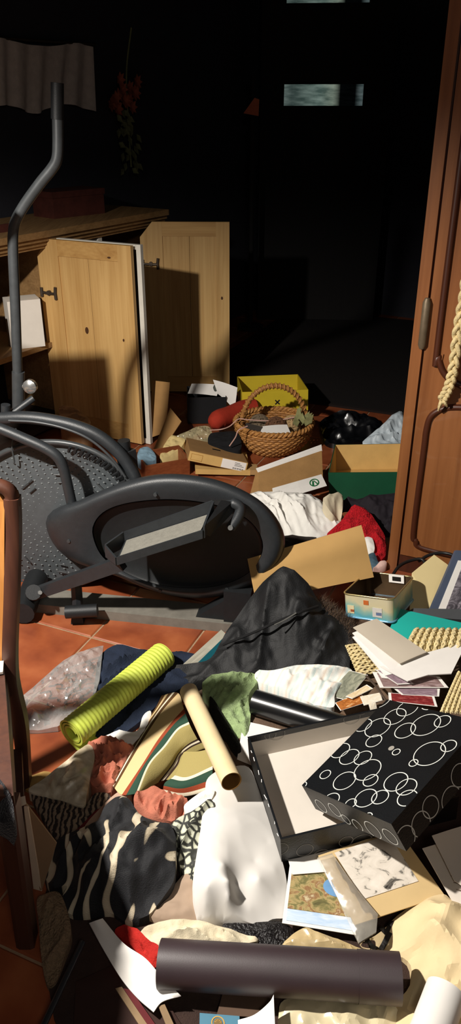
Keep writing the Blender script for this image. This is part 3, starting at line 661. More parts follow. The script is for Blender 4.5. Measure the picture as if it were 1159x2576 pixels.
# pedal
nl, nr, fl_, fr_ = T(294, 1406, .17), T(510, 1338, .17), T(313, 1363, .06), T(534, 1293, .06)
pd_ = MB().hexa([p-Vector((0, 0, .02)) for p in (nl, nr, fr_, fl_)]+[nl, nr, fr_, fl_]).build('pedal', blk, tr)
up = Vector((0, 0, .001)); tq = [nl.lerp(fr_, .03)+up, nr.lerp(fl_, .03)+up, fr_.lerp(nl, .03)+up, fl_.lerp(nr, .03)+up]
vs, fs = prism([p+Vector((0, 0, .004)) for p in tq], Vector((0, 0, 1)), .004); td = mesh('tread', vs, fs, tread_m, pd_)
def wallp(a, b, ha, hb, th, nm='pedal_wall'):
    nn = (b-a).cross(Vector((0, 0, 1))).normalized()*th
    MB().hexa([a-Vector((0, 0, .02)), b-Vector((0, 0, .02)), b+nn-Vector((0, 0, .02)), a+nn-Vector((0, 0, .02)), a+Vector((0, 0, ha)), b+Vector((0, 0, hb)), b+nn+Vector((0, 0, hb)), a+nn+Vector((0, 0, ha))]).build(nm, blk, pd_)
tip = T(268, 1386, .13)
wallp(fl_, fr_, .035, .045, -.006); wallp(tip, fl_, .022, .035, -.006); wallp(nl, tip, .006, .022, -.006); wallp(nl, nr, .008, .008, .005); wallp(nr, fr_, .02, .045, .006)
ra, rb_ = T(520, 1342, .15), T(565, 1265, .05)
MB().hexa([T(508, 1340, .17), T(528, 1350, .12), T(590, 1285, .04), T(536, 1292, .06), T(512, 1325, .17), T(534, 1328, .12), T(585, 1262, .04), T(556, 1258, .06)]).build('pedal_bracket', blk2, tr)
MB().tube(spline([T(556, 1270, .03), T(585, 1266, .035), T(604, 1278, .04), T(598, 1302, .05), T(580, 1328, .06)], 6), [.010]*6+[.0165]*19, 12).build('crank_arm', blk, tr, True)
MB().tube([T(580, 1326, .07), T(579, 1328, .085)], .008, 10).build('crank_bolt', silver, tr, True)
# pedal link to the pivot at the foot
lk = [T(86, 1494, .05), T(306, 1416, .12)]
dv = (lk[1]-lk[0]).normalized(); nn = dv.cross(Vector((0, 0, 1))).normalized(); uu_ = nn.cross(dv)
MB().hexa([lk[0]-nn*.014-uu_*.019, lk[1]-nn*.014-uu_*.022, lk[1]+nn*.014-uu_*.022, lk[0]+nn*.014-uu_*.019, lk[0]-nn*.014+uu_*.019, lk[1]-nn*.014+uu_*.022, lk[1]+nn*.014+uu_*.022, lk[0]+nn*.014+uu_*.019]).build('pedal_link', blk, tr)
MB().tube([T(84, 1498, -.02), T(84, 1490, .09)], .026, 14).build('pivot_boss', blk2, tr, True)
MB().tube([T(100, 1490, .08), T(101, 1491, .1)], .007, 8).build('crank_bolt', silver, tr, True)
bq = lambda x0, y0, x1, y1, o0, o1: [T(x0, y1, o0), T(x1, y1, o0), T(x1, y1, o1), T(x0, y1, o1), T(x0, y0, o0), T(x1, y0, o0), T(x1, y0, o1), T(x0, y0, o1)]
# base rail on the floor
a_, e_ = g(66, 1538, .0), g(600, 1594, .0); ux = (e_-a_).normalized(); uy = Vector((-ux.y, ux.x, 0)); up3 = Vector((0, 0, .035))
MB().hexa([a_, e_, e_+uy*.10, a_+uy*.10, a_+up3, e_+up3, e_+uy*.10+up3, a_+uy*.10+up3]).build('base_rail', dusty, tr)
for t0_, t1_ in ((.80, .97),):
    p0, p1 = a_.lerp(e_, t0_)+uy*.02+up3, a_.lerp(e_, t1_)+uy*.02+up3
    vs, fs = prism([p0, p1, p1+Vector((0, 0, .10))], -uy, .05); mesh('gusset', vs, fs, blk2, tr)
p0 = a_.lerp(e_, .93)+uy*.01+up3; MB().hexa([p0, p0+ux*.09, p0+ux*.09+uy*.06, p0+uy*.06]+[q+Vector((0, 0, .12)) for q in (p0, p0+ux*.09, p0+ux*.09+uy*.06, p0+uy*.06)]).build('rear_bracket', blk2, tr)
f0 = g(197, 1562, 0); b = MB(); b.hexa([f0+Vector(q) for q in ((-.022, -.02, 0), (.022, -.02, 0), (.022, .03, 0), (-.022, .03, 0), (-.018, -.015, .03), (.018, -.015, .03), (.018, .025, .03), (-.018, .025, .03))]); b.build('foot', blk2, tr)
MB().tube([f0+Vector((0, .01, .02)), f0+Vector((0, .03, .17))], .019, 8).build('foot_post', blk, tr)
MB().tube([g(165, 1540, .06), g(245, 1535, .065)], .022, 12).build('drive_housing', blk2, tr, True)
MB().tube([g(60, 1535, .045)+Vector((0, -.02, 0)), g(60, 1535, .045)+Vector((0, .2, 0))], .04, 14).build('front_foot', blk2, tr, True)

# ------------------------------------------------------------------ chair in the foreground
chw = wood('dark_stained_wood', '#4d2d20', '#38201a', .42, 2, 10, .5); chp = wood('orange_panel_wood', '#c98a4a', '#ad6f34', .5, 2, 8); 
ch = thing('dining_chair', 'dark brown wooden chair with an orange panel back at the left edge', 'chair', Vector((-.66, 1.2, 0)))
B0 = g(48, 2000, .0) if False else Vector((-.505, 1.36, .43)); Tp = d(30, 1215, 1.45)
post = spline([Vector((-.53, 1.43, .0)), Vector((-.50, 1.39, .25)), d(27, 1690, 1.385), d(31, 1480, 1.42), d(34, 1330, 1.445), d(31, 1250, 1.452)], 6)
def bar(pts, wx, wy):
    b = MB(); rings = []
    for p in pts: rings.append([p+Vector((sx*wx, sy*wy, 0)) for sx, sy in ((-1, -1), (-.6, -1.25), (.6, -1.25), (1, -1), (1, 1), (-1, 1))])
    n = 6; vs = [v for r in rings for v in r]; fs = []
    for i in range(len(rings)-1):
        for j in range(n): fs.append((i*n+j, i*n+(j+1) % n, (i+1)*n+(j+1) % n, (i+1)*n+j))
    fs.append(tuple(range(n))[::-1]); fs.append(tuple((len(rings)-1)*n+j for j in range(n))); return b.add(vs, fs)
bar(post, .0155, .014).build('back_post', chw, ch, True)
off2 = Vector((-.38, -.03, 0)); bar([p+off2 for p in post], .0155, .014).build('back_post', chw, ch, True)
tr_pts = spline([post[-1]+Vector((.0, 0, -.02)), post[-1]+Vector((-.004, 0, .012)), post[-1]+Vector((-.03, 0, .026)), post[-1]+Vector((-.1, 0, .03)), post[-1]+off2*.7+Vector((0, 0, .03)), post[-1]+off2+Vector((.02, 0, .022)), post[-1]+off2+Vector((0, 0, -.02))], 5)
MB().tube(tr_pts, .0165, 10).build('top_rail', chw, ch, True)
for k, (fx, wd) in enumerate(((.075, .055), (.5, .05), (.925, .055))):
    lo_c, hi_c = d(13, 1660, 1.392)+off2*(fx-.075), d(13, 1245, 1.45)+off2*(fx-.075)
    pa = [lo_c+Vector((.0, 0, 0)), lo_c-Vector((wd, 0, 0)), hi_c-Vector((wd, 0, -.01)), hi_c+Vector((-.01, 0, .008)), hi_c+Vector((.0, 0, -.012))]
    vs, fs = prism([p+Vector((0, -.012, 0)) for p in pa], Vector((0, -1, 0)), .012); mesh('back_slat', vs, fs, chp, ch)
fc = Vector((-.395, 1.0, .43)); bc = Vector((-.500, 1.375, .43))
st = [fc, bc-Vector((.01, 0, 0)), bc+off2, fc+Vector((-.40, -.03, 0))]
b = MB().hexa([p-Vector((0, 0, .02)) for p in st]+[p+Vector((0, 0, .012)) for p in st]); b.build('seat', chw, ch)
def rail(a, b_, w_=.012, h_=.055, nm='seat_rail'):
    n_ = (b_-a).cross(Vector((0, 0, 1))).normalized()*w_; z1 = Vector((0, 0, -.02)); z0 = Vector((0, 0, -.02-h_))
    MB().hexa([a+n_+z0, b_+n_+z0, b_-n_+z0, a-n_+z0, a+n_+z1, b_+n_+z1, b_-n_+z1, a-n_+z1]).build(nm, chw, ch)
rail(fc+Vector((-.02, .02, 0)), bc+Vector((-.02, 0, 0))); rail(fc+Vector((-.02, .02, 0)), st[3]+Vector((.02, .02, 0))); rail(st[3]+Vector((.02, .02, 0)), st[2]+Vector((.02, 0, 0)))
for p in (fc, st[3]):
    q = Vector((p.x+(-.02 if p is fc else .02), p.y+.02, 0)); bar([q+Vector((-.012, -.005, 0)), q+Vector((0, 0, .41))], .019, .017).build('front_leg', chw, ch)
rail(Vector((-.42, 1.03, .2)), Vector((-.515, 1.38, .2)), .01, .025, 'stretcher')
# table out of view, added to shade the lower left of the pile
tb_ = thing('shade_table', 'unseen dark wooden table added left of the chair to shade the floor beside it', 'table', Vector((-1.0, .45, 0)))
MB().box((-1.75, -.15, .72), (-.56, 1.03, .75)).build('table_top', chw, tb_)
for x, y in ((-1.68, -.08), (-.63, -.08), (-1.68, .95), (-.63, .95)): MB().box((x-.03, y-.03, 0), (x+.03, y+.03, .72)).build('leg', chw, tb_)
sheet('folded_napkin', 'small white folded cloth lying on the chair seat under the panel back', 'cloth', [(-60, 1668, .452), (9, 1662, .452), (7, 1690, .452), (-60, 1700, .452)], whitebox, .006)
drape('dark_garment', 'black fluffy garment left on the front of the dark chair seat', 'garment', [(-150, 1930, .45), (-20, 1945, .45), (22, 1990, .45), (35, 2040, .43), (28, 2090, .39), (-40, 2110, .36), (-150, 2090, .38)], mat('black_fluff', '#15131a', .95, .3, 90, .8, 300, sheen=.3), [(-60, 2010, .5)], amp=.012, freq=28, drop=.04)

# ------------------------------------------------------------------ clutter in the back of the room
kraft = mat('kraft_board', '#b28d5c', .85, .12, 14, .1, 200); kraft_in = mat('kraft_inside', '#a37c4c', .9, .12, 14, .1, 200); kraft_pale = mat('pale_kraft', '#cfa967', .8, .1, 14)
yellow = mat('yellow_card', '#c9b125', .6, .08, 10); green_d = mat('dark_green_card', '#0f4a30', .55, .12, 12); black_c = mat('black_card', '#111316', .6, .2, 20); ink = mat('black_ink', '#17120e', .6, .1, 20)
white_p = mat('white_paper', '#ece8e2', .75, .05, 15); white_cl = mat('white_cotton', '#e9e6df', .9, .06, 20, .15, 400); cream_cl = mat('cream_cotton', '#d9cdb0', .9, .1, 20, .15, 400)
# near-black sheet added over the hall tiles in place of their shadow
hr = thing('hall_shade', 'very dark brown sheet added on the hall floor in place of its shadow', 'shade_sheet', Vector((.75, 5.4, 0)))
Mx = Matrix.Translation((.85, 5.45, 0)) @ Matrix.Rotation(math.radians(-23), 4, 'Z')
MB().box((-.75, -1.15, .001), (.95, 1.0, .012), Mx).build('shade_field', mat('hall_shade_dark', '#150d0b', .95, .3, 60, .6, 400), hr)
b = MB(); b.box((-.78, -1.18, .001), (.98, -1.15, .013), Mx).box((-.78, 1.0, .001), (.98, 1.03, .013), Mx).box((-.78, -1.15, .001), (-.75, 1.0, .013), Mx).box((.95, -1.15, .001), (.98, 1.0, .013), Mx); b.build('border', mat('hall_shade_edge', '#1a0f0c', .95, .2, 60), hr)
# yellow box
M1 = pose((-.10, -.02, .059), (.233, 4.18, .06))
yb = thing('yellow_box', 'bright yellow open cardboard box with a small black cross on its front', 'box', M1.translation); open_box(yb, (.36, .40, .115), M1, yellow, yellow, .004)
b = MB()
for sg in (1, -1):
    R_ = M1 @ Matrix.Translation((.012, -.2008, .052)) @ Matrix.Rotation(sg*math.radians(45), 4, 'Y'); b.box((-.017, -.0006, -.0035), (.017, .0006, .0035), R_)
b.build('printed_cross', ink, yb)
# black box with papers
M2 = Matrix.Translation((-.135, 4.10, .004)) @ Matrix.Rotation(math.radians(3), 4, 'Z')
kb_ = thing('black_box', 'plain black box stuffed with white papers beside the far pine door', 'box', M2.translation); open_box(kb_, (.215, .20, .15), M2, black_c, black_c, .004)
for k, (c, lab) in enumerate((([d(472, 990, 4.05), d(545, 996, 4.05), d(555, 968, 4.10), d(482, 965, 4.10)], 'white folded paper lying across the black box'), ([d(528, 996, 4.06), d(545, 996, 4.06), d(553, 968, 4.09), d(538, 968, 4.09)], 'dark striped leaflet sticking out of the black box'), ([d(548, 990, 4.03), d(590, 1032, 4.0), d(597, 975, 4.04), d(536, 955, 4.1)], 'white sheet draped over the right rim of the black box'), ([d(560, 995, 4.05), d(578, 995, 4.04), d(580, 974, 4.06), d(562, 972, 4.08)], 'olive green card tucked upright in the black box'))):
    sheet('loose_paper', lab, 'paper', c, [white_p, mat('dark_print', '#4a4f47', .7), white_p, mat('olive_card', '#5f6049', .7)][k], .002, .006, group='papers in the black box')
# red roll of cloth
MB_r = MB().tube(spline([d(540, 1076, 3.74), d(548, 1056, 3.78), d(575, 1046, 3.84), d(612, 1030, 3.92), d(640, 1026, 3.95)], 5), [.02, .03, .04, .045, .048, .05]+[.05]*15, 18)
o = MB_r.build('cloth_roll', mat('brick_red_cloth', '#a8301c', .85, .15, 30, .2, 300), None, True); tag(o, 'brick red rolled cloth lying behind the wicker basket', 'cloth')
# wicker basket
wick = mat('wicker', '#bf8a4c', .6, .35, 90, .3, 200, c2='#8a5a2c'); wick2 = mat('wicker_dark', '#9c6a36', .6, .3, 90)
bc_ = Vector((.218, 3.655, 0)); bk = thing('wicker_basket', 'round brown wicker basket with a tall arched handle full of odds and ends', 'basket', bc_)
prof = [(0, .118), (.012, .135), (.024, .148), (.036, .159), (.048, .168), (.060, .175), (.072, .181), (.084, .186), (.096, .189), (.108, .191), (.120, .192), (.132, .193)]
for k, (z, r) in enumerate(prof):
    pts = []; n = 128
    for i in range(n+1):
        a = 2*math.pi*i/n; rr = r+.0042*math.sin(a*32+(k % 2)*math.pi); pts.append(bc_+Vector((rr*math.cos(a), rr*.98*math.sin(a), .008+z)))
    MB().tube(pts, .0068, 6, False).build('weave_strand', wick if k % 3 else wick2, bk, True)
for i in range(32):
    a = 2*math.pi*(i+.5)/32; MB().tube([bc_+Vector((r*math.cos(a), r*.98*math.sin(a), .006+z)) for z, r in prof[::2]+[prof[-1]]], .004, 5).build('stake', wick2, bk, True)
lathe('base_disc', None, None, bc_+Vector((0, 0, .001)), [(.118, 0), (.12, .006)], wick2, bk)
for ph in (0, math.pi):
    pts = [bc_+Vector(((.194+.007*math.cos(a*26+ph))*math.cos(a), (.191+.007*math.cos(a*26+ph))*math.sin(a), .148+.007*math.sin(a*26+ph))) for a in (2*math.pi*i/260 for i in range(261))]
    MB().tube(pts, .0078, 6, False).build('rim_twist', wick, bk, True)
hd = Vector((math.cos(math.radians(4)), math.sin(math.radians(4)), 0)); arch = []
for i in range(61):
    a = math.pi*i/60; arch.append(bc_ + hd*(-.165*math.cos(a)) + Vector((0, 0, .10+.235*math.sin(a)**.85)))
MB().tube(arch, .0115, 10).build('handle_core', wick2, bk, True)
pts = []
for i in range(361):
    t = i/360*60; p = arch[min(59, int(t))].lerp(arch[min(60, int(t)+1)], t-int(t)); a = i/360*2*math.pi*26; pts.append(p+Vector((0, math.cos(a), 0))*.013+(p-bc_-Vector((0, 0, .1))).normalized()*math.sin(a)*.013)
MB().tube(pts, .0045, 5).build('handle_wrap', wick, bk, True)
# contents
yarn = mat('brown_wool', '#6d4b33', .95, .3, 80, .6, 300); twig = mat('tan_fluff', '#b19368', .9, .3, 60, .4, 200); sage = mat('dry_sage', '#8b8a5c', .9, .3, 40)
def yarn_ball(c, r, m, label):
    t = thing('yarn_ball', label, 'yarn', c-Vector((0, 0, r)), 'wool in the basket')
    for k in range(5):
        R_ = Euler((k*1.1, k*.7, k*.5)).to_matrix(); pts = []
        for i in range(121):
            a = i/120*2*math.pi*6; lat = math.sin(i/120*math.pi*2+k)*.7; pts.append(c+R_ @ Vector((r*math.cos(a)*math.cos(lat), r*math.sin(a)*math.cos(lat), r*math.sin(lat))))
        MB().tube(pts, r*.09, 4).build('yarn_strand', m, t, True)
    lathe('core', None, None, c-Vector((0, 0, r*.92)), [(r*.92*math.sin(q), r*.92*(1-math.cos(q))) for q in (math.pi*(i+.5)/12 for i in range(12))], m, t, 14)
yarn_ball(bc_+Vector((.01, -.05, .135)), .052, yarn, 'brown ball of wool in the middle of the wicker basket')
yarn_ball(bc_+Vector((.09, -.01, .135)), .045, twig, 'tan ball of wool near the right side of the basket')
yarn_ball(bc_+Vector((-.07, .03, .12)), .05, mat('grey_brown_wool', '#7a6a56', .95, .3, 80, .6, 300), 'grey brown ball of wool at the left of the basket')
sheet('paper_scrap', 'white paper scrap lying at the front rim inside the basket', 'paper', [bc_+Vector(q) for q in ((-.075, -.165, .150), (.075, -.168, .150), (.06, -.10, .17), (-.06, -.11, .165))], white_p, .002, .004)
sheet('paper_scrap', 'dark card leaning inside the left rim of the basket', 'paper', [bc_+Vector(q) for q in ((-.15, -.10, .148), (-.07, -.15, .150), (-.06, -.12, .165), (-.14, -.06, .165))], mat('dark_card', '#3a3430', .6), .002)
ls = thing('dried_leaves', 'bunch of dry sage coloured leaves at the right of the basket', 'leaves', bc_+Vector((.15, -.02, .14))); rnd = random.Random(9)
for k in range(14):
    b = MB(); c_ = bc_+Vector((rnd.uniform(.10, .16), rnd.uniform(-.08, .04), .15)); leaf(b, c_, Vector((rnd.uniform(-.2, .7), rnd.uniform(-.6, .3), rnd.uniform(.5, 1.1))), rnd.uniform(.06, .1), .018, Vector((0, -1, .2))); b.build('leaf', sage, ls)
MB().tube(spline([d(528, 1082, 3.60), d(556, 1080, 3.56), d(578, 1072, 3.58), d(600, 1054, 3.6), d(625, 1056, 3.6), d(690, 1058, 3.6), d(760, 1046, 3.62)], 6), .0028, 6).build('string', None or mat('pink_string', '#c9a092', .9), None, True)
tag(bpy.data.objects['string'], 'thin pinkish string trailing over the basket rim', 'string')
tag(MB().tube(spline([d(577, 1122, 3.44), d(592, 1100, 3.43), d(600, 1082, 3.43), d(622, 1072, 3.46)], 6), .003, 6).build('string', MATS['pink_string'], None, True), 'short pale string hanging outside the basket at the left', 'string')
# kraft boxes
M3 = pose((-.137, .266, .11), (-.08, 3.418, .043)); kx = thing('kraft_box', 'flat tan carton with a white barcode label on its edge', 'carton', M3.translation)
b = MB().box((-.14, -.122, 0), (.14, .122, .049), M3); b.build('carton_body', [kraft_in], kx); MB().box((-.1405, -.1232, .002), (.1405, -.1221, .047), M3).build('front_edge', kraft_pale, kx)
lb = MB().box((.018, -.1242, .003), (.135, -.1233, .046), M3).build('paper_label', white_p, kx)
b = MB(); xx = .075
for k in range(14):
    w_ = .0012 if k % 3 else .0022; b.box((xx, -.1247, .006), (xx+w_, -.1243, .014), M3); xx += .0038
for k in range(3): b.box((.08, -.1247, .022+k*.007), (.125-.01*k, -.1243, .024+k*.007), M3)
b.build('barcode', ink, lb)
b = MB(); b.box((-.13, -.1237, .008), (-.075, -.1233, .010), M3).box((-.13, -.1237, .036), (-.075, -.1233, .038), M3).box((-.13, -.1237, .008), (-.128, -.1233, .038), M3).box((-.077, -.1237, .008), (-.075, -.1233, .038), M3); b.build('printed_frame', mat('ochre_ink', '#a87a38', .8), kx)
MB().box((-.02, -.01, .0485), (.02, .01, .0495), M3).build('hand_slot', ink, kx)
M4 = pose((-.03, .06, .07), (-.045, 3.43, .012)); k4 = thing('kraft_box', 'plain tan carton wedged under the labelled flat carton', 'carton', M4.translation)
MB().box((-.13, -.13, .0), (.13, .10, .026), M4).build('carton_body', kraft_pale, k4); MB().box((.128, -.135, .005), (.165, -.06, .03), M4).build('end_flap', kraft, k4)
# small wooden drawer
M5 = Matrix.Translation((-.325, 3.36, .002)) @ Matrix.Rotation(math.radians(24), 4, 'Z') @ Matrix.Rotation(.08, 4, 'X')
wdb = wood('red_brown_wood', '#8a4d2c', '#6d361d', .5, 0, 12); wb = thing('wooden_box', 'small reddish wooden box lying behind the exercise machine', 'box', M5.translation)
open_box(wb, (.22, .15, .09), M5, wdb, wdb, .009)
# tan boards leaning by the white framed panel
sheet('tan_board', 'tall tan board leaning upright beside the white framed panel', 'board', [d(376, 1102, 3.72), d(416, 1088, 3.72), d(427, 962, 3.80), d(382, 957, 3.80)], kraft_in, .012)
sheet('tan_board', 'tan board tilted sideways below the tall tan board', 'board', [d(378, 1150, 3.60), d(402, 1142, 3.60), d(456, 1060, 3.72), d(428, 1026, 3.76)], kraft_in, .008)
drape('blue_rag', 'small dusty blue rag on the floor behind the machine post', 'rag', [d(345, 1150, 3.32), d(352, 1128, 3.38), d(372, 1124, 3.4), d(392, 1145, 3.36), d(388, 1158, 3.32), d(362, 1160, 3.30)], mat('dusty_blue', '#7d9aac', .9, .2, 40), amp=.008, freq=40)
drape('brown_slipper', 'dim brown crumpled cloth at the foot of the near pine door', 'cloth', [d(155, 1060, 3.5), d(150, 1020, 3.6), d(190, 1025, 3.58), d(225, 1055, 3.5), d(222, 1072, 3.46), d(190, 1078, 3.44)], mat('brown_leather', '#8f6a48', .6, .2, 20), amp=.02, freq=24, drop=.3)
drape('clear_bag', 'crumpled clear plastic bag with cream contents behind the flat carton', 'bag', [d(432, 1120, 3.5), d(436, 1100, 3.56), d(462, 1088, 3.6), d(500, 1072, 3.65), d(528, 1075, 3.65), d(530, 1105, 3.58), d(490, 1118, 3.54)], plastic('clear_bag_plastic', .5, '#d9cba0'), amp=.03, freq=30, crease=.4)
drape('cream_wrapping', 'cream paper wrapping crumpled beside the small wooden box', 'paper', [d(402, 1150, 3.40), d(412, 1120, 3.46), d(432, 1095, 3.52), d(465, 1105, 3.5), d(452, 1130, 3.46), d(425, 1150, 3.42)], mat('cream_paper', '#cfb87e', .8, .15, 20), amp=.015, freq=30, crease=.5)
drape('dark_sack', 'black cloth crumpled between the clear bag and the basket', 'cloth', [d(525, 1118, 3.5), d(530, 1090, 3.58), d(575, 1085, 3.6), d(600, 1090, 3.58), d(605, 1130, 3.46), d(560, 1135, 3.45)], mat('black_cloth', '#111114', .9, .2, 40), amp=.01, freq=24)
# white carton with a green logo
wc = thing('mailing_carton', 'open brown carton with white flaps and a round green logo', 'carton', d(730, 1235, 3.05))
def quadp(nm, c, m, th=.004, par=None): return sheet(nm, None, None, c, m, th, 0, 2, par)
bk1 = [d(650, 1246, 2.92), d(812, 1205, 3.08), d(809, 1133, 3.22), d(650, 1188, 3.06)]
quadp('back_panel', bk1, kraft_in, .004, wc); quadp('top_flap', [d(650, 1190, 3.058), d(810, 1135, 3.218), d(808, 1118, 3.235), d(644, 1178, 3.075)], white_p, .004, wc)
quadp('side_panel', [d(628, 1246, 2.98), d(650, 1246, 2.92), d(650, 1188, 3.06), d(645, 1180, 3.09)], kraft_in, .004, wc)
ff = [d(690, 1262, 2.84), d(822, 1222, 2.96), d(808, 1193, 3.04), d(685, 1228, 2.90)]; lf = quadp('front_flap', ff, white_p, .004, wc)
def uvring(c, cu, cv, ru, rv, wdt, m, nm, par, lift=.001, n=40, a0=0, a1=2*math.pi):
    p1 = [(cu+ru*math.cos(a), cv+rv*math.sin(a)) for a in (a0+(a1-a0)*i/n for i in range(n+1))]; p2 = [(cu+(ru-wdt)*math.cos(a), cv+(rv-wdt*rv/ru)*math.sin(a)) for a in (a0+(a1-a0)*i/n for i in range(n+1))]
    v = on_sheet(c, p1+p2, lift); return mesh(nm, v, [(i, i+1, n+2+i, n+1+i) for i in range(n)], m, par)
grn = mat('green_ink', '#1f6b3d', .6)
lgo = uvring(ff, .80, .52, .095, .30, .022, grn, 'logo_ring', lf)
v = on_sheet(ff, [(.74, .32), (.775, .28), (.80, .62), (.775, .72), (.80, .62), (.835, .34), (.86, .38), (.80, .74)], .001); mesh('logo_leaf', v, [(0, 1, 2, 3), (4, 5, 6, 7)], grn, lf)
# green box
M6 = pose((-.04, -.10, -.20), (.64, 3.19, .02)); gb = thing('green_box', 'open box with a dark green front and tan inside beside the wardrobe', 'box', M6.translation)
open_box(gb, (.34, .36, .13), M6, green_d, kraft_pale, .004)
drape('pale_blue_bag', 'crumpled pale blue plastic bag behind the green box', 'bag', [d(912, 1116, 3.42), d(932, 1092, 3.46), d(962, 1068, 3.5), d(985, 1045, 3.54), d(1010, 1035, 3.58), d(1025, 1110, 3.44), d(970, 1120, 3.40)], mat('pale_blue_film', '#b9c4cb', .4, .15, 20), amp=.03, freq=20, crease=.5, drop=.2)
drape('black_bag', 'shiny black plastic bag lying on the floor behind the basket', 'bag', [d(806, 1060, 3.95), d(835, 1042, 4.05), d(880, 1038, 4.1), d(930, 1050, 4.05), d(960, 1068, 3.95), d(950, 1105, 3.72), d(890, 1115, 3.66), d(830, 1112, 3.66), d(808, 1090, 3.78)], mat('black_film', '#0c0d10', .25, .2, 20, spec=.6), amp=.05, freq=9, crease=.3, drop=.1)
# clothes on the floor between machine and wardrobe
drape('white_sheet', 'white rumpled cotton sheet heaped behind the exercise machine', 'cloth', [(590, 1262, .11), (628, 1242, .12), (680, 1236, .13), (720, 1238, .13), (770, 1242, .13), (805, 1258, .125), (835, 1290, .10), (858, 1322, .07), (835, 1342, .05), (795, 1354, .045), (740, 1352, .045), (690, 1352, .045), (640, 1352, .05), (600, 1310, .08)], white_cl, [(690, 1290, .11), (760, 1290, .12), (720, 1320, .08)], amp=.034, freq=15, ang=115, stretch=2.4, puff=.02, pr=.05, sharp=2.6, res=.006)
drape('cream_pillowcase', 'cream folded cloth tucked beside the white sheet', 'cloth', [(812, 1256, .17), (828, 1242, .18), (850, 1238, .17), (862, 1250, .15), (860, 1290, .11), (852, 1315, .07), (835, 1292, .12)], cream_cl, amp=.014, freq=22, ang=70)
drape('red_knit', 'bright red knitted scarf heaped against the wardrobe corner', 'knitwear', [(822, 1345, .06), (845, 1322, .09), (868, 1296, .12), (888, 1272, .14), (912, 1276, .14), (935, 1296, .12), (955, 1325, .09), (970, 1360, .05), (968, 1400, .02), (945, 1412, .015), (925, 1392, .03), (905, 1352, .06), (860, 1352, .06)], mat('red_wool', '#c01420', .95, .35, 130, .9, 220), amp=.032, freq=30, ang=30, puff=.02, seed=3)
drape('dark_shawl', 'black and plum garment heaped between the green box and the red scarf', 'garment', [(858, 1268, .10), (875, 1250, .13), (930, 1244, .14), (1010, 1240, .15), (1010, 1310, .08), (965, 1325, .06), (935, 1295, .08), (905, 1272, .10)], mat('black_plum', '#1b151c', .85, .3, 30), amp=.04, freq=18, ang=20, sharp=2.4)
drape('dark_sock_cloth', 'dark brown cloth under the white sheet behind the kraft board', 'cloth', [(700, 1352, .05), (735, 1345, .07), (795, 1352, .06), (780, 1380, .04), (720, 1400, .03), (700, 1390, .03)], mat('dark_brown_cloth', '#2a221e', .9, .2, 30), amp=.015, freq=22)
drape('white_sock', 'small white sock next to the red scarf', 'sock', [(912, 1360, .06), (922, 1350, .07), (936, 1354, .07), (942, 1378, .05), (936, 1396, .03), (924, 1396, .03)], white_cl, amp=.008, freq=30, puff=.02)
drape('blue_scrap', 'blue and white scrap of packaging by the red scarf', 'packaging', [(924, 1398, .05), (940, 1390, .05), (950, 1412, .03), (958, 1420, .03), (938, 1430, .02)], mat('slate_blue', '#4b6472', .6, .3, 60), amp=.008, freq=40)
drape('pink_wrapper', 'pale pink wrapper lying at the foot of the wardrobe post', 'wrapper', [(938, 1428, .03), (955, 1412, .04), (968, 1410, .04), (972, 1420, .03), (950, 1432, .02)], mat('pale_pink', '#dcb8ae', .7), amp=.006, freq=40)

# ------------------------------------------------------------------ foreground pile, right side
blackcl = mat('black_nylon', '#0e0f11', .65, .25, 14, .15, 220, .4); fur = mat('brown_fur', '#54402f', .95, .4, 120, sheen=.2)
sheet('kraft_board', 'large kraft cardboard flap standing upright behind the black jacket', 'cardboard', [d(643, 1512, 2.06), d(940, 1452, 2.10), d(909, 1321, 2.16), d(622, 1406, 2.12)], mat('kraft_flap', '#bd965c', .8, .10, 6), .006, .006, wob=.01)
jk = thing('jacket', 'black padded jacket with a brown fur edge crumpled in a peak on the pile', 'jacket', g(660, 1640, .0))
drape('jacket_shell', None, None, [(388, 1742, .02), (398, 1690, .05), (430, 1672, .07), (480, 1668, .07), (530, 1655, .085), (560, 1605, .11), (598, 1548, .16), (640, 1490, .22), (680, 1448, .275), (712, 1424, .305), (740, 1434, .30), (775, 1468, .26), (800, 1510, .215), (830, 1545, .18), (865, 1575, .16), (888, 1612, .14), (880, 1660, .11), (870, 1695, .085), (800, 1692, .085), (700, 1690, .08), (640, 1700, .07), (560, 1705, .06), (500, 1715, .045), (440, 1745, .02)], blackcl, [(700, 1520, .22), (650, 1590, .14), (740, 1600, .155), (800, 1610, .15), (600, 1650, .1), (760, 1660, .11), (690, 1480, .262)], amp=.03, freq=12, sharp=2.4, ang=25, stretch=2.0, puff=.008, drop=.3, seed=2, parent=jk, res=.006)
MB().tube(spline([g(560, 1622, .125), g(640, 1590, .165), g(700, 1562, .2), g(755, 1540, .225), g(800, 1525, .215)], 6), .004, 6).build('hood_seam', mat('black_seam', '#0e0e10', .8), jk, True)
MB().tube(spline([g(690, 1572, .205), g(715, 1560, .212), g(745, 1542, .228)], 4), .0022, 6).build('zip', mat('zip_metal', '#8d8c86', .35, metal=.6), jk, True)
b = MB(); rnd = random.Random(12)
ed = spline([g(795, 1508, .20), g(830, 1535, .185), g(862, 1562, .165), g(888, 1600, .145), g(886, 1640, .12)], 40)
for k in range(2600):
    p = rnd.choice(ed) + Vector((rnd.uniform(-.02, .02), rnd.uniform(-.015, .02), rnd.uniform(-.02, .004))); dr_ = Vector((rnd.uniform(-.2, 1), rnd.uniform(-.5, .9), rnd.uniform(-.2, 1))).normalized(); L = rnd.uniform(.015, .032); sd = dr_.cross(Vector((rnd.random(), rnd.random(), 1))).normalized()*.0007
    b.add([p-sd, p+sd, p+dr_*L], [(0, 1, 2)])
tag(b.build('fur_edge', fur, jk), kind='stuff')
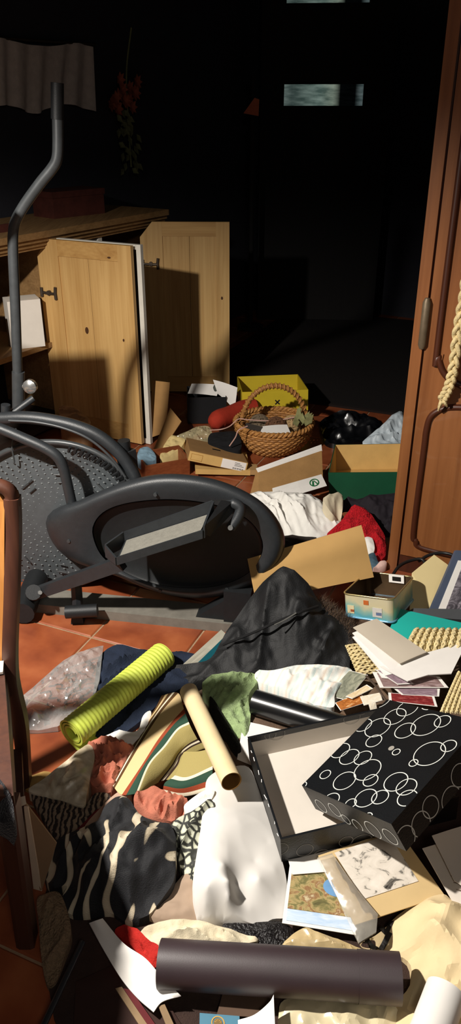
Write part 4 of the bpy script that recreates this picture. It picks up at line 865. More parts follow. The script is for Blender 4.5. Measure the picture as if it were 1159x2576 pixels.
# low base layers that lie under everything
drape('brown_blanket', 'dark brown blanket spread under the things in the foreground', 'blanket', [(110, 2260, .012), (200, 2180, .02), (330, 2080, .025), (470, 1990, .03), (600, 1960, .03), (700, 1960, .03), (1000, 1960, .03), (1240, 1900, .03), (1350, 2300, .02), (1400, 2640, .012), (900, 2700, .012), (450, 2700, .012), (170, 2650, .012)], mat('dark_brown_wool', '#3a2a24', .95, .25, 40, .4, 300), amp=.008, freq=12, drop=.03, res=.016)
drape('taupe_blanket', 'taupe cloth spread beneath the papers and straw on the right', 'blanket', [(480, 1760, .015), (620, 1690, .02), (760, 1660, .02), (880, 1560, .02), (1000, 1500, .02), (1250, 1500, .03), (1330, 1700, .03), (1300, 1900, .03), (1000, 1950, .03), (640, 1950, .03), (540, 1900, .02)], mat('taupe_wool', '#6b5645', .95, .25, 40, .4, 300), [(1000, 1640, .08), (1100, 1720, .09), (860, 1750, .05)], amp=.01, freq=14, drop=.03, res=.014)
# tin
M7 = pose((-.15, -.18, -.52), (.472, 2.015, .148)); tn = thing('biscuit_tin', 'open metal tin with a faded blue and cream printed side', 'tin', M7.translation)
def tin_mat():
    k = NT('printed_tin'); v = k.coord('Object'); sp = k.n('ShaderNodeSeparateXYZ'); k.l(v, sp.inputs[0])
    nz = k.n('ShaderNodeTexNoise', {'Scale': 24.0, 'Detail': 3.0}); k.l(v, nz.inputs['Vector']); ma = k.n('ShaderNodeMath', operation='MULTIPLY_ADD'); k.l(nz.outputs[0], ma.inputs[0]); ma.inputs[1].default_value = .05; k.l(sp.outputs[2], ma.inputs[2])
    r = k.ramp(ma.outputs[0], [(0, '#5aa2c4'), (.028, '#8fc4d6'), (.05, '#5fb0bd'), (.072, '#9cc0b0'), (.09, '#d9cda6'), (.12, '#cfc6a8')]); k.l(r.outputs[0], k.b.inputs['Base Color']); k.b.inputs['Roughness'].default_value = .3; k.b.inputs['Metallic'].default_value = .25; return k.m
TINM = tin_mat(); tin_in = mat('tin_inside', '#5c4a36', .35, .2, 20, metal=.5); tin_rim = mat('tin_rim', '#b9a878', .25, .15, 20, metal=.7)
def rrect(hx, hy, r, n=6):
    out = []
    for cxs, cys, a0 in ((1, 1, 0), (-1, 1, 90), (-1, -1, 180), (1, -1, 270)):
        for i in range(n+1): a = math.radians(a0+90*i/n); out.append((cxs*(hx-r)+r*math.cos(a), cys*(hy-r)+r*math.sin(a)))
    return out
def rr_shell(root, nm, hx, hy, r, z0, z1, M, m, inward=0):
    o = rrect(hx, hy, r); n = len(o); i_ = rrect(hx-.002, hy-.002, max(.002, r-.002))
    vs = [M @ Vector((x, y, z0)) for x, y in o]+[M @ Vector((x, y, z1)) for x, y in o]+[M @ Vector((x, y, z1)) for x, y in i_]+[M @ Vector((x, y, z0+.003)) for x, y in i_]
    fs = []; mi = []
    for k in range(3):
        for j in range(n): fs.append((k*n+j, k*n+(j+1) % n, (k+1)*n+(j+1) % n, (k+1)*n+j)); mi.append(1 if k == 2 else 0)
    fs.append(tuple(range(n))[::-1]); mi.append(0); fs.append(tuple(3*n+j for j in range(n))); mi.append(1)
    return mesh(nm, vs, fs, m, root, True, None, mi)
rr_shell(tn, 'tin_body', .079, .102, .018, 0, .078, M7, [TINM, tin_in])
MB().tube([M7 @ Vector((x, y, .078)) for x, y in rrect(.0795, .1025, .018)+[rrect(.0795, .1025, .018)[0]]], .0028, 8, False).build('rolled_rim', tin_rim, tn, True)
MB().tube([M7 @ Vector((x, y, .004)) for x, y in rrect(.0798, .1028, .018)+[rrect(.0798, .1028, .018)[0]]], .003, 8, False).build('base_rim', mat('blue_shine', '#7fb9dd', .2, metal=.4), tn, True)
for nm, x, z, w_, hh, cc_ in (('printed_house', -.055, .03, .022, .026, '#d8c9a0'), ('printed_roof', -.05, .026, .012, .008, '#b35a33'), ('printed_stamp', -.005, .058, .016, .014, '#b8612e'), ('printed_boat', .03, .03, .03, .03, '#c9c4bd'), ('printed_sail', .035, .026, .018, .01, '#6f86b5')):
    MB().box((x-w_/2, -.1033, z-hh/2), (x+w_/2, -.1022, z+hh/2), M7).build(nm, mat('tin_'+nm, cc_, .4), tn)
lbt = MB().box((.0, .092, .055), (.05, .0985, .0815), M7).build('price_label', white_p, tn); MB().box((.012, .0905, .062), (.04, .0919, .076), M7).build('barcode', ink, lbt)
# cards, folders and papers on the right
cream_card = mat('cream_card', '#e3d09a', .7, .05, 8); teal = mat('teal_card', '#1fa89c', .55, .06, 8); slate = mat('slate_cover', '#4a5468', .5, .1, 12); grey_card = mat('grey_card', '#c3b8a6', .75, .05, 10)
vs, fs = prism([d(1030, 1535, 2.03), d(1036, 1442, 2.13), d(1092, 1396, 2.2), d(1136, 1428, 2.17), d(1092, 1535, 2.03)], Vector((0, -1, .3)).normalized(), .003)
tag(mesh('envelope', vs, fs, cream_card), 'cream pointed envelope leaning behind the biscuit tin', 'envelope')
alc = [d(1080, 1540, 1.98), d(1260, 1552, 1.98), d(1290, 1395, 2.10), d(1147, 1384, 2.10)]
al = thing('photo_album', 'slate blue album with a black and white cover photograph at the right edge', 'album', alc[0]); quadp('cover', alc, slate, .02, al)
cp = on_sheet(alc, [(.10, .03), (.95, .03), (.95, .84), (.10, .84)], .0012); bdr = quadp('photo_border', cp, white_p, .001, al)
cp2 = on_sheet(cp, [(.12, .04), (.97, .04), (.97, .94), (.12, .94)], .0008); tag(sheet('cover_photo', None, None, cp2, picture('bw_photo', [(.3, '#1c1a1e'), (.45, '#5a555c'), (.6, '#a39ca4'), (.75, '#d9d4d6')], 5, 8), .0006, 0, 2, bdr))
cab = mat('black_cable', '#1b1a1a', .4, .1, 20)
for pts, lab in ((((985, 1450, 2.18), (1003, 1425, 2.22), (1030, 1411, 2.25), (1062, 1408, 2.25), (1075, 1440, 2.2)), 'black cable arching behind the biscuit tin'), (((1052, 1412, 2.26), (1080, 1396, 2.28), (1115, 1391, 2.28), (1145, 1402, 2.25), (1160, 1440, 2.2)), 'black cable arching behind the slate album')):
    tag(MB().tube(spline([d(*q) for q in pts], 8), .0055, 8).build('cable', cab, None, True), lab, 'cable')
sheet('dark_folder', 'dark grey plastic folder with a pale edge under the slate album', 'folder', [(1005, 1548, .175), (1040, 1530, .185), (1300, 1535, .19), (1300, 1568, .175)], mat('dark_grey_film', '#4d5053', .35, .1, 15), .012)
sheet('teal_folder', 'bright teal paper folder under the straw mat', 'folder', [(976, 1590, .162), (1003, 1531, .186), (1250, 1586, .17), (1240, 1680, .15)], teal, .004, .003)
# straw articles: rows of braid
def straw_mat(label, c, rows, name='straw_mat', bend=.02, cat='mat', r=None, rotate=False):
    P = [p if isinstance(p, Vector) else g(*p) for p in c]; t = thing(name, label, cat, sum(P, Vector())/4*1); 
    nv = (P[1]-P[0]).cross(P[3]-P[0]).normalized(); nv = nv if nv.z > 0 else -nv
    wid = ((P[3]-P[0]).length+(P[2]-P[1]).length)/2; rr = wid/rows/2*1.05 if r is None else r
    for k in range(rows):
        v = (k+.5)/rows
        sh_ = math.sqrt(max(0, 1-(2*v-1)**2)) if rotate else 1; u0, u1 = .5-.5*sh_, .5+.5*sh_
        n = 90
        for ph in range(3):
            pts = []
            for i in range(n+1):
                u = u0+(u1-u0)*i/n; p = P[0]*(1-u)*(1-v)+P[1]*u*(1-v)+P[2]*u*v+P[3]*(1-u)*v; p = p+nv*bend*math.sin(math.pi*u)*math.sin(math.pi*v)
                a = i/n*(P[1]-P[0]).length*(u1-u0)/rr*1.1+ph*2*math.pi/3; ac = (P[3]-P[0]).normalized(); pts.append(p+ac*rr*.62*math.sin(a)+nv*rr*.5*math.cos(2*a))
            MB().tube(pts, rr*.42, 5).build('braid_strand', straw_l, t, True)
    return t
straw_l = mat('pale_straw', '#e2cf9c', .85, .3, 80, .3, 200)
straw_mat('pale braided straw mat lying over the teal folder', [(1010, 1640, .165), (1040, 1582, .182), (1250, 1585, .19), (1250, 1655, .17)], 13, bend=.02)
straw_mat('small oval braided straw pad standing beside the black jacket', [(868, 1622, .135), (905, 1618, .14), (960, 1690, .11), (900, 1700, .10)], 8, bend=.012, rotate=False)
straw_mat('pale straw fringe at the right edge behind the circle patterned box', [(1105, 1790, .19), (1150, 1690, .2), (1260, 1700, .2), (1240, 1800, .19)], 11, bend=.02)
# cards fanned next to the jacket
for k, (c, m_, lab) in enumerate((
    ([(886, 1602, .185), (946, 1588, .19), (1012, 1690, .158), (968, 1700, .155)], white_p, 'lowest white card under the grey card by the jacket'),
    ([(886, 1592, .192), (946, 1572, .196), (1018, 1676, .168), (985, 1690, .165)], white_p, 'middle white card just under the grey card'),
    ([(888, 1578, .206), (947, 1556, .21), (1073, 1640, .19), (1006, 1669, .18)], grey_card, 'pale grey card on top of the white cards'))):
    sheet('blank_card', lab, 'card', c, m_, .003, .002, group='fanned cards')
vs, fs = prism([g(955, 1676, .166), g(1010, 1668, .172), g(1074, 1641, .18), g(1175, 1614, .19), g(1135, 1694, .175), g(1078, 1697, .172), g(1025, 1713, .165)], Vector((0, 0, 1)), .003)
tag(mesh('letter', vs, fs, white_p), 'large white letter lying in front of the straw mat', 'letter')
sheet('letter', 'thin white note slipped under the large white letter', 'letter', [(950, 1690, .155), (1010, 1682, .16), (1030, 1712, .15), (960, 1705, .15)], white_p, .002)
ph1 = picture('sepia_photo', [(.3, '#5f4a48'), (.5, '#8d7370'), (.7, '#c5aeb0')], 3); ph2 = picture('mauve_photo', [(.3, '#6d5560'), (.6, '#a08a94'), (.8, '#d2c3c9')], 3); ph3 = picture('red_photo', [(.3, '#5c1c1e'), (.55, '#8d3030'), (.8, '#c88a80')], 6); ph4 = picture('grey_green_print', [(.3, '#55584c'), (.5, '#8d8f7c'), (.75, '#bdbaa2')], 3); ph5 = picture('orange_print', [(.3, '#7a3f12'), (.55, '#b96d24'), (.75, '#e6cfa0')], 4)
def snapshot(label, c, pic, border=.06, m=white_p, name='snapshot'):
    P = [p if isinstance(p, Vector) else g(*p) for p in c]; t = thing(name, label, 'photograph', P[0], 'old photographs')
    quadp('print_paper', P, m, .0012, t); cp = on_sheet(P, [(border, border), (1-border, border), (1-border, 1-border), (border, 1-border)], .0009); sheet('image', None, None, cp, pic, .0004, 0, 2, t); return t
snapshot('brownish photograph with a pale border below the white letter', [(936, 1690, .15), (1105, 1702, .152), (1128, 1730, .142), (955, 1730, .14)], ph1)
snapshot('creased pinkish photograph lying across the brownish one', [(942, 1684, .157), (1000, 1688, .158), (1040, 1720, .148), (1000, 1722, .148)], ph2)
snapshot('mauve photograph sticking out under the brownish photograph', [(985, 1728, .135), (1106, 1732, .137), (1104, 1752, .13), (1010, 1748, .13)], ph2)
snapshot('deep red photograph lowest in the stack by the circle patterned box', [(976, 1742, .128), (1092, 1752, .13), (1100, 1778, .12), (978, 1764, .12)], ph3)
snapshot('grey green print of a pale figure leaning by the striped pastel cloth', [(820, 1750, .09), (878, 1686, .13), (925, 1698, .128), (872, 1762, .088)], ph4, .02)
snapshot('orange and cream print scrap in front of the grey green print', [(842, 1768, .095), (905, 1742, .115), (925, 1766, .105), (856, 1788, .085)], ph5, .03)
snapshot('cream card scrap with a brown edge near the orange print', [(868, 1752, .112), (922, 1722, .13), (938, 1732, .128), (885, 1758, .11)], picture('cream_print', [(.3, '#c9a877'), (.6, '#ead9b8')], 3), .05)
snapshot('white torn card lying between the orange print and the dark box', [(905, 1752, .118), (956, 1742, .125), (962, 1762, .118), (915, 1775, .11)], picture('white_print', [(.3, '#dccdb0'), (.6, '#efe6d6')], 3), .02)
snapshot('narrow white slip standing upright beside the circle patterned box', [(926, 1770, .115), (944, 1764, .12), (950, 1790, .1), (935, 1800, .1)], MATS['white_print'], .02)
tag(MB().tube(spline([g(920, 1700, .15), g(945, 1726, .14), g(972, 1764, .125)], 4), .0035, 6).build('dark_stick', mat('dark_twig', '#4b3c30', .8), None, True), 'dark thin stick lying across the photographs', 'stick')
# pastel striped cloth and green cloth
pastel = stripes('pastel_stripes', [(0, '#f0ece4'), (.25, '#dfe6e2'), (.42, '#f2eee6'), (.58, '#e8d9c9'), (.7, '#efebe2'), (.88, '#cfdcd8')], 'UV', 0, 28, .9, math.radians(35), .25, 'LINEAR')
drape('striped_towel', 'white cloth with faint pastel stripes next to the black jacket', 'towel', [(640, 1698, .10), (652, 1684, .115), (700, 1682, .12), (745, 1674, .13), (800, 1670, .135), (850, 1674, .13), (885, 1686, .12), (865, 1715, .11), (842, 1745, .10), (838, 1778, .09), (790, 1772, .085), (735, 1750, .085), (680, 1728, .085), (650, 1716, .09)], pastel, [(720, 1712, .115), (800, 1720, .12)], amp=.028, freq=20, ang=25, stretch=3.5, puff=.01, sharp=2.4, seed=3)
drape('green_cloth', 'sage green velvet cloth between the cardboard tube and the black tube', 'cloth', [(508, 1726, .07), (525, 1702, .085), (560, 1692, .095), (610, 1690, .10), (648, 1698, .095), (650, 1716, .085), (625, 1750, .07), (630, 1800, .055), (622, 1850, .045), (600, 1872, .035), (572, 1850, .04), (550, 1805, .05), (528, 1760, .06)], mat('sage_velvet', '#9ab07c', .95, .3, 60, .5, 250, sheen=.1), amp=.026, freq=26, ang=70, stretch=2.2, sharp=2.2, edge=.25)
# black tube
hollow_tube('poster_tube', 'glossy black tube poking out from under the shallow black lid', 'tube', g(641, 1766, .075), g(880, 1838, .09), .0355, mat('gloss_black', '#121315', .28, .1, 20, spec=.6), mat('black_in', '#08080a', .8), cap_a=True)
sheet('white_paper', 'white paper sheet under the black tube and the lid', 'paper', [(612, 1812, .05), (720, 1838, .05), (700, 1950, .045), (596, 1910, .045)], white_p, .002, wob=.004)
drape('black_fringe', 'black fuzzy strip of cloth along the right side of the cardboard tube', 'cloth', [(528, 1752, .075), (545, 1770, .07), (570, 1815, .06), (602, 1868, .05), (605, 1895, .045), (590, 1892, .045), (560, 1840, .055), (530, 1785, .065)], mat('black_fuzz', '#1a1a14', .95, .4, 120, .8, 300), amp=.01, freq=50)
# lid and box with rings
boxblk = mat('black_wrap', '#0e1013', .38, .15, 30, .1, 300, .45); ringm = mat('ring_silver', '#d8dad4', .4, .1, 20); innerw = mat('box_inside', '#d3cbc0', .8, .05, 10); ring_dim = mat('ring_print_dull', '#8d8a84', .45, .1, 20)
ML = pose((.032, -.077, .216), (.281, 1.333, .102)); DLx, DLy, DLz = .413, .303, .076
lid = thing('box_lid', 'shallow black lid with pale inside lying open under the circle patterned box', 'lid', ML.translation)
ob = open_box(lid, (DLx, DLy, DLz), ML, boxblk, innerw, .004)
b = MB(); X, Y_ = DLx/2-.0042, DLy/2-.0042
b.box((-X, Y_-.0008, DLz-.017), (X, Y_, DLz), ML).box((-X, -Y_, DLz-.017), (X, -Y_+.0008, DLz), ML).box((-X, -Y_, DLz-.017), (-X+.0008, Y_, DLz), ML).box((X-.0008, -Y_, DLz-.017), (X, Y_, DLz), ML); b.build('folded_edge', boxblk, lid)
rnd = random.Random(4); 
for k in range(9):
    y = -DLy/2+DLy*(k+.5)/9+rnd.uniform(-.01, .01); b = MB(); z_ = DLz+rnd.uniform(-.004, .001); b.tube([ML @ Vector((-DLx/2-.001, y, z_)), ML @ Vector((-DLx/2-.0015+rnd.uniform(-.004, .004), y+rnd.uniform(.006, .014), z_+.001))], .0011, 5); b.build('scuffed_edge', white_p, lid)
SC = 1.03
MBx = pose((.259, -.462, -.898), (.383, 1.243, .224)); BX, BY, BZ = .295, .31, .071
bx_ = thing('patterned_box', 'black gift box covered in white rings lying upside down on the lid', 'box', MBx.translation)
obb = open_box(bx_, (BX, BY, BZ), MBx, boxblk, innerw, .004, True)
def ring_face(M, origin, eu, ev, lu, lv, par, px, py, rpx, m, nm='printed_ring', wd=.0011, fill=False):
    """ring printed on a face (origin at a corner, unit edges eu, ev, lengths lu, lv); position measured from the photograph"""
    O = M @ origin; U = (M.to_3x3() @ eu).normalized(); V = (M.to_3x3() @ ev).normalized(); Nn = U.cross(V)
    if Nn.dot(CAM-O) < 0: Nn = -Nn
    r = ray(px, py); q = CAM + r*((O-CAM).dot(Nn)/r.dot(Nn)); u, v = (q-O).dot(U), (q-O).dot(V); R_ = rpx*((q-CAM).dot(FWD))/FPX
    n = 44; vs = []; fs = []; ok = []
    for i in range(n):
        a = 2*math.pi*i/n; 
        for rr in ((R_+wd), (0 if fill else R_-wd)): vs.append((u+rr*math.cos(a), v+rr*math.sin(a)))
    for i in range(n):
        j = (i+1) % n; idx = (2*i, 2*j, 2*j+1, 2*i+1)
        if all(0 <= vs[k][0] <= lu and 0 <= vs[k][1] <= lv for k in idx): fs.append(idx)
    if not fs: return
    mesh(nm, [O+U*a+V*b_+Nn*.0006 for a, b_ in vs], fs, m, par)
cpx = lambda x, y: (600+x*.4823, 1680+y*.4823)
ftop = (Vector((-BX/2, -BY/2, BZ)), Vector((1, 0, 0)), Vector((0, 1, 0)), BX, BY)
for x, y, r in ((880, 212, 60), (815, 255, 62), (725, 312, 72), (650, 300, 48), (705, 382, 45), (975, 298, 82), (868, 328, 58), (1063, 280, 45), (995, 448, 88), (1095, 408, 43), (912, 497, 25), (822, 440, 22), (530, 432, 54), (577, 465, 56), (648, 470, 50), (672, 533, 76), (552, 590, 64), (688, 588, 42), (452, 557, 31), (820, 595, 67), (875, 622, 58), (880, 680, 56), (663, 680, 63), (738, 675, 48), (585, 708, 32), (482, 690, 48), (335, 612, 22), (1000, 185, 52), (735, 170, 62), (805, 140, 30), (675, 775, 24)):
    ring_face(MBx, *ftop, obb['base'], *cpx(x, y), r*.4823, ringm)
ring_face(MBx, *ftop, obb['base'], *cpx(796, 420), 7, mat('sticker_grey', '#9a958c', .6), 'sticker_dot', fill=True)
ffr = (Vector((-BX/2, -BY/2, 0)), Vector((1, 0, 0)), Vector((0, 0, 1)), BX, BZ)
for x, y, r in ((430, 720, 40), (500, 740, 42), (620, 820, 36), (700, 845, 55), (790, 880, 50), (560, 790, 30)): ring_face(MBx, *ffr, obb['front'], *cpx(x, y), r*.4823, ringm)
frr = (Vector((BX/2, -BY/2, 0)), Vector((0, 1, 0)), Vector((0, 0, 1)), BY, BZ)
for x, y, r in ((1000, 725, 58), (950, 815, 66), (1110, 690, 72), (870, 890, 66), (1150, 560, 60)): ring_face(MBx, *frr, obb['right'], *cpx(x, y), r*.4823, ringm)
flf = (Vector((-DLx/2, -DLy/2, 0)), Vector((1, 0, 0)), Vector((0, 0, 1)), DLx, DLz)
for x, y, r in ((560, 905, 38), (345, 950, 45), (430, 980, 48), (215, 945, 45), (640, 910, 60), (720, 900, 50)): ring_face(ML, *flf, ob['front'], *cpx(x, y), r*.4823, ring_dim, wd=.0007)
fbk = (Vector((-DLx/2, DLy/2-.0052, 0)), Vector((1, 0, 0)), Vector((0, 0, 1)), DLx, DLz)
for x, y, r in ((200, 345, 42), (165, 350, 30), (590, 260, 45), (640, 215, 40)): ring_face(ML, *fbk, ob['back'], *cpx(x, y), r*.4823, ring_dim, wd=.0007)

# ------------------------------------------------------------------ foreground pile, left and middle
# plastic bag on the tiles
drape('plastic_bag', 'clear crumpled plastic bag lying on the tiles beside the chair', 'bag', [(48, 1792, .02), (50, 1838, .012), (95, 1836, .015), (145, 1828, .02), (195, 1798, .025), (235, 1760, .03), (250, 1712, .035), (260, 1624, .05), (236, 1628, .05), (200, 1640, .05), (160, 1660, .04), (110, 1705, .03), (60, 1748, .025)], plastic('bag_plastic', .34, '#d9d7d4', .12), amp=.016, freq=18, ang=35, crease=.8, puff=.012, res=.006, smooth=False, fine=.05, facet=16)
navy = mat('navy_cloth', '#1b2538', .9, .25, 30, .3, 300)
drape('navy_cloth', 'navy blue cloth lying under the lime green roll', 'cloth', [(238, 1720, .02), (250, 1650, .04), (295, 1620, .05), (350, 1632, .05), (410, 1640, .05), (470, 1640, .05), (520, 1660, .05), (510, 1700, .045), (440, 1740, .04), (400, 1770, .03), (350, 1815, .02), (310, 1845, .015), (260, 1860, .012), (225, 1830, .012)], navy, amp=.028, freq=15, ang=40, drop=.03, sharp=2.4)
# lime roll: corrugated mat
lime = mat('lime_foam', '#c6d455', .6, .1, 30, .1, 300)
A_, B_ = g(180, 1846, .062), g(414, 1648, .085); ax = (B_-A_).normalized(); L = (B_-A_).length; sx_ = ax.cross(Vector((0, 0, 1))).normalized(); sy_ = sx_.cross(ax)
sec = []
for i in range(120):
    t = i/119; th = -2.05 - (1-t)*2*math.pi*2.6; r = .022+.024*t; sec.append((r*math.cos(th), r*math.sin(th)))
th = -2.05; ex, ey = sec[-1]; tx, ty = -math.sin(th), math.cos(th)
for i in range(1, 9): sec.append((ex+tx*.0085*i, max(ey+ty*.0085*i, -.058)))
n = len(sec); NS = 230; vs = []; fs = []
for k in range(NS+1):
    t = k/NS; rib = .0011*math.cos(t*L/.0125*2*math.pi)
    for i, (x, y) in enumerate(sec):
        j0, j1 = max(0, i-1), min(n-1, i+1); dx, dy = sec[j1][0]-sec[j0][0], sec[j1][1]-sec[j0][1]; l_ = math.hypot(dx, dy) or 1
        nx, ny = dy/l_, -dx/l_
        vs.append(A_+ax*(t*L)+sx_*(x+nx*rib)+sy_*(y+ny*rib))
N0 = len(vs)
for k in range(NS+1):
    for i, (x, y) in enumerate(sec):
        j0, j1 = max(0, i-1), min(n-1, i+1); dx, dy = sec[j1][0]-sec[j0][0], sec[j1][1]-sec[j0][1]; l_ = math.hypot(dx, dy) or 1
        vs.append(A_+ax*(k/NS*L)+sx_*(x-dy/l_*.0045)+sy_*(y+dx/l_*.0045))
for k in range(NS):
    for i in range(n-1):
        a = k*n+i; fs.append((a, a+1, a+n+1, a+n)); fs.append((N0+a+n, N0+a+n+1, N0+a+1, N0+a))
for i in range(n-1):
    fs.append((i, N0+i, N0+i+1, i+1)); a = NS*n+i; fs.append((a+1, N0+a+1, N0+a, a))
for k in range(NS):
    a = k*n; fs.append((a, a+n, N0+a+n, N0+a)); a = k*n+n-1; fs.append((a+n, a, N0+a, N0+a+n))
tag(mesh('foam_mat', vs, fs, lime, None, True), 'lime green ribbed foam mat rolled up on the floor', 'mat')
# tin lid by the jacket
tl = [g(459, 1672, .065), g(556, 1584, .12), g(570, 1596, .115), g(492, 1672, .062)]
tlo = thing('tin_lid', 'shiny silver tin lid with a teal side standing next to the black jacket', 'lid', tl[0]); sheet('lid_face', None, None, tl, mat('lid_silver', '#d5d0bd', .25, .1, 20, metal=.6), .004, 0, 2, tlo)
sheet('lid_side', None, None, [tl[3], tl[2], tl[2]+Vector((.006, -.004, -.02)), tl[3]+Vector((.006, -.004, -.02))], mat('lid_teal', '#2b7d8c', .35, .1, 20), .003, 0, 2, tlo)
# striped cloth
S2 = lambda x, y, z: (180+x*.3279, 1720+y*.3279, z)
pal = {'b': '#5a3f24', 'c': '#d9bd8c', 'w': '#e6dcc3', 'r': '#97452c', 'g': '#2f4a3c', 'o': '#a89a62', 'k': '#3a2a22'}
st1 = stripes('deck_stripes', [(0, pal['b']), (.035, pal['c']), (.06, pal['b']), (.10, pal['w']), (.125, pal['b']), (.165, pal['c']), (.33, pal['r']), (.375, pal['g']), (.46, pal['w']), (.49, pal['o']), (.80, pal['k']), (.83, pal['w']), (.86, pal['k']), (.89, pal['o'])], 'UV', 0, 1, .9, 0, 0, 'CONSTANT', False)
sc_ = thing('striped_cloth', 'beige cloth with brown, red and green stripes under the cardboard tube', 'cloth', g(400, 1900, .0))
loft('cloth_sheet', None, None, [
    [S2(690, 90, .05), S2(640, 190, .05), S2(560, 300, .045), S2(430, 500, .04), S2(297, 748, .035)],
    [S2(815, 70, .075), S2(700, 200, .075), S2(610, 330, .07), S2(480, 540, .065), S2(330, 800, .05)],
    [S2(860, 190, .09), S2(770, 290, .09), S2(660, 430, .085), S2(540, 620, .08), S2(385, 850, .06)],
    [S2(900, 300, .10), S2(810, 350, .10), S2(710, 480, .095), S2(590, 620, .088), S2(500, 840, .065)],
    [S2(940, 380, .085), S2(870, 430, .085), S2(800, 520, .075), S2(720, 640, .065), S2(600, 790, .05)],
    [S2(980, 440, .07), S2(900, 480, .07), S2(830, 540, .06), S2(790, 620, .05), S2(700, 740, .04)],
    [S2(1060, 480, .055), S2(960, 520, .055), S2(890, 580, .05), S2(880, 660, .045), S2(800, 740, .035)]], st1, 7, sc_, us=[0, .165, .33, .47, .70, .85, 1.0])
st2 = stripes('deck_stripes_fold', [(0, pal['o']), (.48, pal['w']), (.56, pal['g']), (.80, pal['r']), (.92, pal['w'])], 'UV', 0, 1, .9, 0, 0, 'CONSTANT', False)
loft('cloth_fold', None, None, [
    [S2(860, 520, .06), S2(960, 520, .075), S2(1060, 500, .085)],
    [S2(800, 690, .075), S2(900, 700, .085), S2(1080, 620, .09)],
    [S2(715, 760, .075), S2(860, 775, .085), S2(1080, 700, .09)],
    [S2(700, 830, .055), S2(860, 860, .06), S2(1080, 810, .07)]], st2, 7, sc_, us=[0, .45, .7, 1.0])
# clothes around it
salmon = mat('salmon_cloth', '#b8705a', .9, .2, 30, .2, 300)
drape('white_frill', 'white frilly cloth edge peeking out above the pink cloth', 'cloth', [(258, 1858, .03), (285, 1842, .05), (300, 1836, .06), (345, 1838, .06), (360, 1800, .05), (380, 1790, .05), (370, 1850, .05), (330, 1885, .04), (280, 1890, .03)], white_cl, amp=.014, freq=30)
drape('pink_cloth', 'dusty pink crumpled cloth beside the printed beige cloth', 'cloth', [(215, 1888, .05), (230, 1862, .06), (265, 1855, .07), (310, 1862, .065), (340, 1880, .06), (322, 1905, .055), (300, 1935, .055), (290, 1970, .045), (275, 1992, .035), (245, 1985, .04), (225, 1965, .045), (232, 1930, .05), (220, 1905, .05)], salmon, amp=.04, freq=34, ang=-30, stretch=1.7, puff=.01, seed=5, sharp=2.2, edge=.35, res=.004)
drape('pink_cloth', 'salmon crumpled cloth in front of the striped cloth fold', 'cloth', [(336, 2010, .06), (345, 1995, .07), (380, 1978, .085), (412, 1985, .09), (440, 2000, .085), (470, 2010, .075), (466, 2040, .06), (440, 2062, .05), (395, 2055, .05), (345, 2030, .05)], salmon, amp=.04, freq=34, ang=60, stretch=1.7, puff=.01, seed=8, sharp=2.2, edge=.35, res=.004)
bprint = picture('printed_beige', [(.28, '#7a6c56'), (.42, '#b3a48a'), (.6, '#d8cdb6')], 16, 6)
drape('printed_cloth', 'beige faintly printed cloth fanned out near the chair leg', 'cloth', [(72, 1990, .035), (110, 1958, .045), (160, 1918, .055), (200, 1885, .06), (225, 1872, .06), (238, 1900, .055), (228, 1950, .055), (218, 1995, .05), (208, 2030, .04), (150, 2012, .035)], bprint, amp=.018, freq=18, ang=60, sharp=2.2)
drape('tan_rag', 'tan rag lying on the dark tiles at the foot of the chair', 'rag', [(55, 1975, .01), (70, 1955, .02), (110, 1940, .025), (128, 1945, .02), (100, 1970, .015), (75, 1990, .01)], mat('tan_cloth', '#9a7a45', .9, .2, 30), amp=.008, freq=30)
def lace():
    k = NT('lace_brown'); v = k.coord('UV'); wv = k.n('ShaderNodeTexWave', {'Scale': 24.0, 'Distortion': 6.0, 'Detail': 2.0, 'Detail Scale': 2.0}); k.l(v, wv.inputs['Vector']); r = k.ramp(wv.outputs[1], [(.35, '#2c2320'), (.6, '#8d7a66')]); k.l(r.outputs[0], k.b.inputs['Base Color']); k.b.inputs['Roughness'].default_value = .95; k.bump(wv.outputs[1], .6, .004); return k.m
drape('lace_cloth', 'brown open knit cloth under the printed beige cloth', 'cloth', [(78, 1992, .028), (150, 2010, .03), (205, 2030, .035), (240, 1995, .045), (275, 1998, .045), (272, 2030, .035), (240, 2065, .03), (190, 2100, .025), (150, 2118, .02), (115, 2070, .02)], lace(), amp=.012, freq=24, ang=45)
drape('red_scrap', 'dark red scrap of cloth between the knit cloth and the zebra fur', 'cloth', [(165, 2112, .03), (205, 2075, .04), (245, 2035, .045), (255, 2045, .045), (225, 2085, .04), (185, 2118, .03)], mat('dark_red_cloth', '#6d1d22', .9, .2, 30), amp=.006, freq=30)
drape('pinkish_cloth', 'pale pinkish cloth strip behind the zebra fur', 'cloth', [(212, 2085, .045), (250, 2035, .05), (300, 1990, .05), (330, 1985, .05), (300, 2030, .06), (270, 2080, .06)], mat('pale_skin_cloth', '#b89a86', .9, .1, 30), amp=.006, freq=20)
